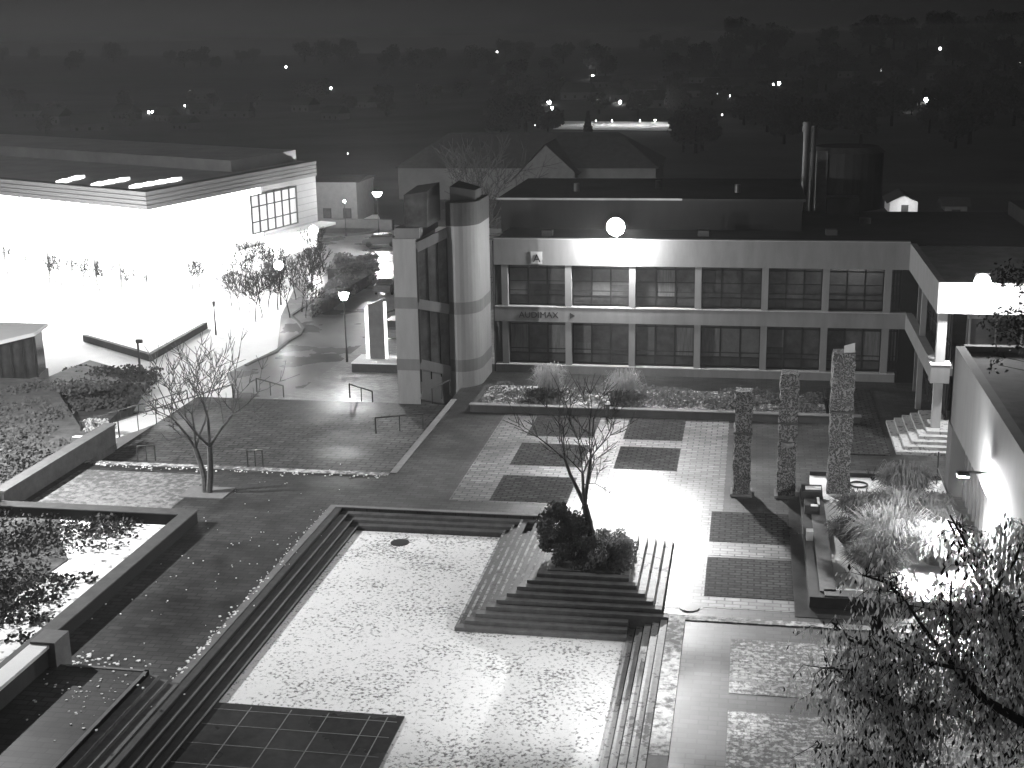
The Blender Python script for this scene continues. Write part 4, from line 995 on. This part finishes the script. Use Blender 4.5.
mb=MB(); mb.v=[(g0[0]-.6,200,g0[1]-.4),(gt[0],200,gt[1]+.25),(g1[0]+.6,200,g1[1]-.4),(g0[0]-.6,213,g0[1]-.4),(gt[0],213,gt[1]+.25),(g1[0]+.6,213,g1[1]-.4)]; mb.f=[(0,1,4,3),(1,2,5,4)]; mb.build('gable_roof',M['tile'],hs)
a=atY(318,225,168); b=atY(358,225,168)
gb=gable_house('grey_house','plain grey block right of the library behind the traffic island',a[0],b[0],168,176,-3,atY(318,182,168)[1],atY(318,182,168)[1]+.5,M['greywall'],M['concd'],windows=2)
tag(MB().box(atY(318,225,160)[0],atY(392,225,160)[0],160,161,-3,-.9).build('garden_wall',M['greywall']),'low grey wall across the end of the street','wall')
a=atY(889,218,183); b=atY(917,218,183)
sh=thing('small_house','tiny white gabled house lit up beyond the right roofs','house',((a[0]+b[0])/2,183,-4))
zA=atY(889,202,183)[1]; zT=atY(905,196,183)[1]; zB=atY(900,220,183)[1]
mb=MB(); xm=(a[0]+b[0])/2
mb.v=[(a[0],183,zB),(b[0],183,zB),(b[0],183,zA),(xm,183,zT),(a[0],183,zA)]; mb.v+=[(x,190,z) for x,_,z in mb.v]; mb.f=[(0,1,2,3,4),(9,8,7,6,5),(1,6,7,2),(0,4,9,5)]; mb.build('wall',M['whitewall'],sh)
mb=MB(); mb.v=[(a[0]-.4,182.5,zA-.15),(xm,182.5,zT+.2),(b[0]+.4,182.5,zA-.15),(a[0]-.4,190.5,zA-.15),(xm,190.5,zT+.2),(b[0]+.4,190.5,zA-.15)]; mb.f=[(0,1,4,3),(1,2,5,4)]; mb.build('roof',M['tile'],sh)
MB().box(xm-.3,xm+.6,182.93,182.99,zB,zB+2).build('door',M['darkm'],sh); lamp('POINT',(xm+.2,180.5,zA-.3),260,.2,parent=sh)
a=atY(945,212,186); b=atY(967,212,186)
gable_house('small_house','faint small gabled hut right of the lit white house',a[0],b[0],186,190,-5,atY(945,206,186)[1],atY(955,197,188)[1],M['greywall'],M['tile'],windows=1)
# far houses
fh=[gable_house('far_house','small gabled house in the dark town across the valley',-6-k,6+k,-4,4,0,4,7.5+k*.4,M['greywall'],M['tile'],'houses across the valley',hip=.5*k,windows=3) for k in range(3)]
cnt=0
for px,py_ in [(50,125),(120,120),(160,122),(200,115),(205,100),(235,118),(300,112),(330,120),(360,108),(500,86),(560,92),(575,100),(610,102),(640,96),(660,108),(690,98),(720,92),(742,100),(760,95),(840,78),(870,88),(905,95),(940,80),(960,95),(985,75),(1010,88),(90,132),(180,130),(25,118),(700,84),(600,88)]:
    p=ray_ground(px,py_); o=fh[cnt%3] if cnt<3 else copy_tree(fh[cnt%3]); cnt+=1
    o.location=(p.x,p.y,p.z-.5); o.rotation_euler=(0,0,rr.uniform(-.7,.7)); s=rr.uniform(.8,1.1); o.scale=(s,s,s)
# far lamps
def far_lamp(r,m,label,grp):
    t_=thing('town_lamp',label,'street lamp',(0,0,0),grp); MB().tube((0,0,-1),(0,0,6),.1,.08,6).build('post',M['darkm'],t_); MB().ball((0,0,6),r,8).build('lantern',M[m],t_); return t_
fp={'b':far_lamp(.62,'far','bright street lamp glowing in the dark town','bright street lamps in the town'),'d':far_lamp(.55,'fardim','faint street lamp in the dark town on the far slope','faint street lamps in the town')}
first={'b':1,'d':1}
for px,py_,k,s in [(54,116,'b',.7),(149,115,'b',1.0),(153,115,'b',1.3),(185,108,'b',.6),(190,93,'d',.9),(250,105,'b',.7),(286,68,'b',.9),(331,90,'b',.9),(497,53,'d',1.3),(549,105,'b',1.6),(552,111,'b',1.2),(593,79,'b',1.6),(515,74,'d',1),(620,105,'b',1.2),(618,99,'b',.7),(625,95,'d',.8),(669,88,'d',1),(669,97,'d',.9),(705,121,'b',.7),(717,97,'d',1),(730,90,'b',.6),(730,98,'b',.6),(773,87,'b',.9),(779,86,'b',1.4),(910,113,'b',.6),(924,59,'b',1.2),(926,103,'b',1.7),(937,108,'b',1.2),(935,99,'b',.7),(939,85,'d',1),(953,93,'d',1.1),(963,94,'d',.8),(1021,99,'b',.6),(1021,104,'d',.7),(940,50,'d',1.3),(1020,66,'d',1.3),(852,95,'d',.8),(881,72,'d',.8),(535,129,'d',.5),(505,180,'b',.7),(165,149,'d',.6),(180,150,'d',.6),(348,158,'d',.6),(80,55,'d',.0),(596,124,'d',.6),(612,124,'b',.5),(640,124,'b',.5),(655,124,'b',.6),(712,119,'d',.8),(722,118,'d',.8)]:
    if s==0: continue
    p=ray_ground(px,py_); o=fp[k] if first[k] else copy_tree(fp[k]); first[k]=0
    d=p.length; sc=s*max(.25,d/650)
    o.location=(p.x,p.y,p.z-6*sc+1.2); o.scale=(sc*.85,sc*.85,sc)
# snowy lit road far away
q_=[ray_ground(553,130),ray_ground(672,132),ray_ground(668,123),ray_ground(556,122)]
rd=MB(); rd.quad(*[(p.x,p.y,p.z+.25) for p in q_]); struct('far_road', rd, M['snow3'])
for u in (.3,.5,.72,.9):
    c_=q_[0].lerp(q_[1],u); lamp('POINT',(c_.x,c_.y+30,c_.z+9),2500,.5,name='far_road_light')

# ------------------------------------------------------------------ haze
hz=MB().box(-3300,3300,-400,3400,-45,24); hzo=struct('haze', hz, M['land'], 'stuff')
hm=bpy.data.materials.new('haze_air'); hm.use_nodes=True; t=hm.node_tree; t.nodes.clear()
vo=N(t,'ShaderNodeVolumePrincipled'); vo.inputs['Color'].default_value=(.9,.9,.9,1); vo.inputs['Density'].default_value=.0003; vo.inputs['Anisotropy'].default_value=.3
om=N(t,'ShaderNodeOutputMaterial'); t.links.new(vo.outputs[0], om.inputs['Volume']); hzo.data.materials.clear(); hzo.data.materials.append(hm)
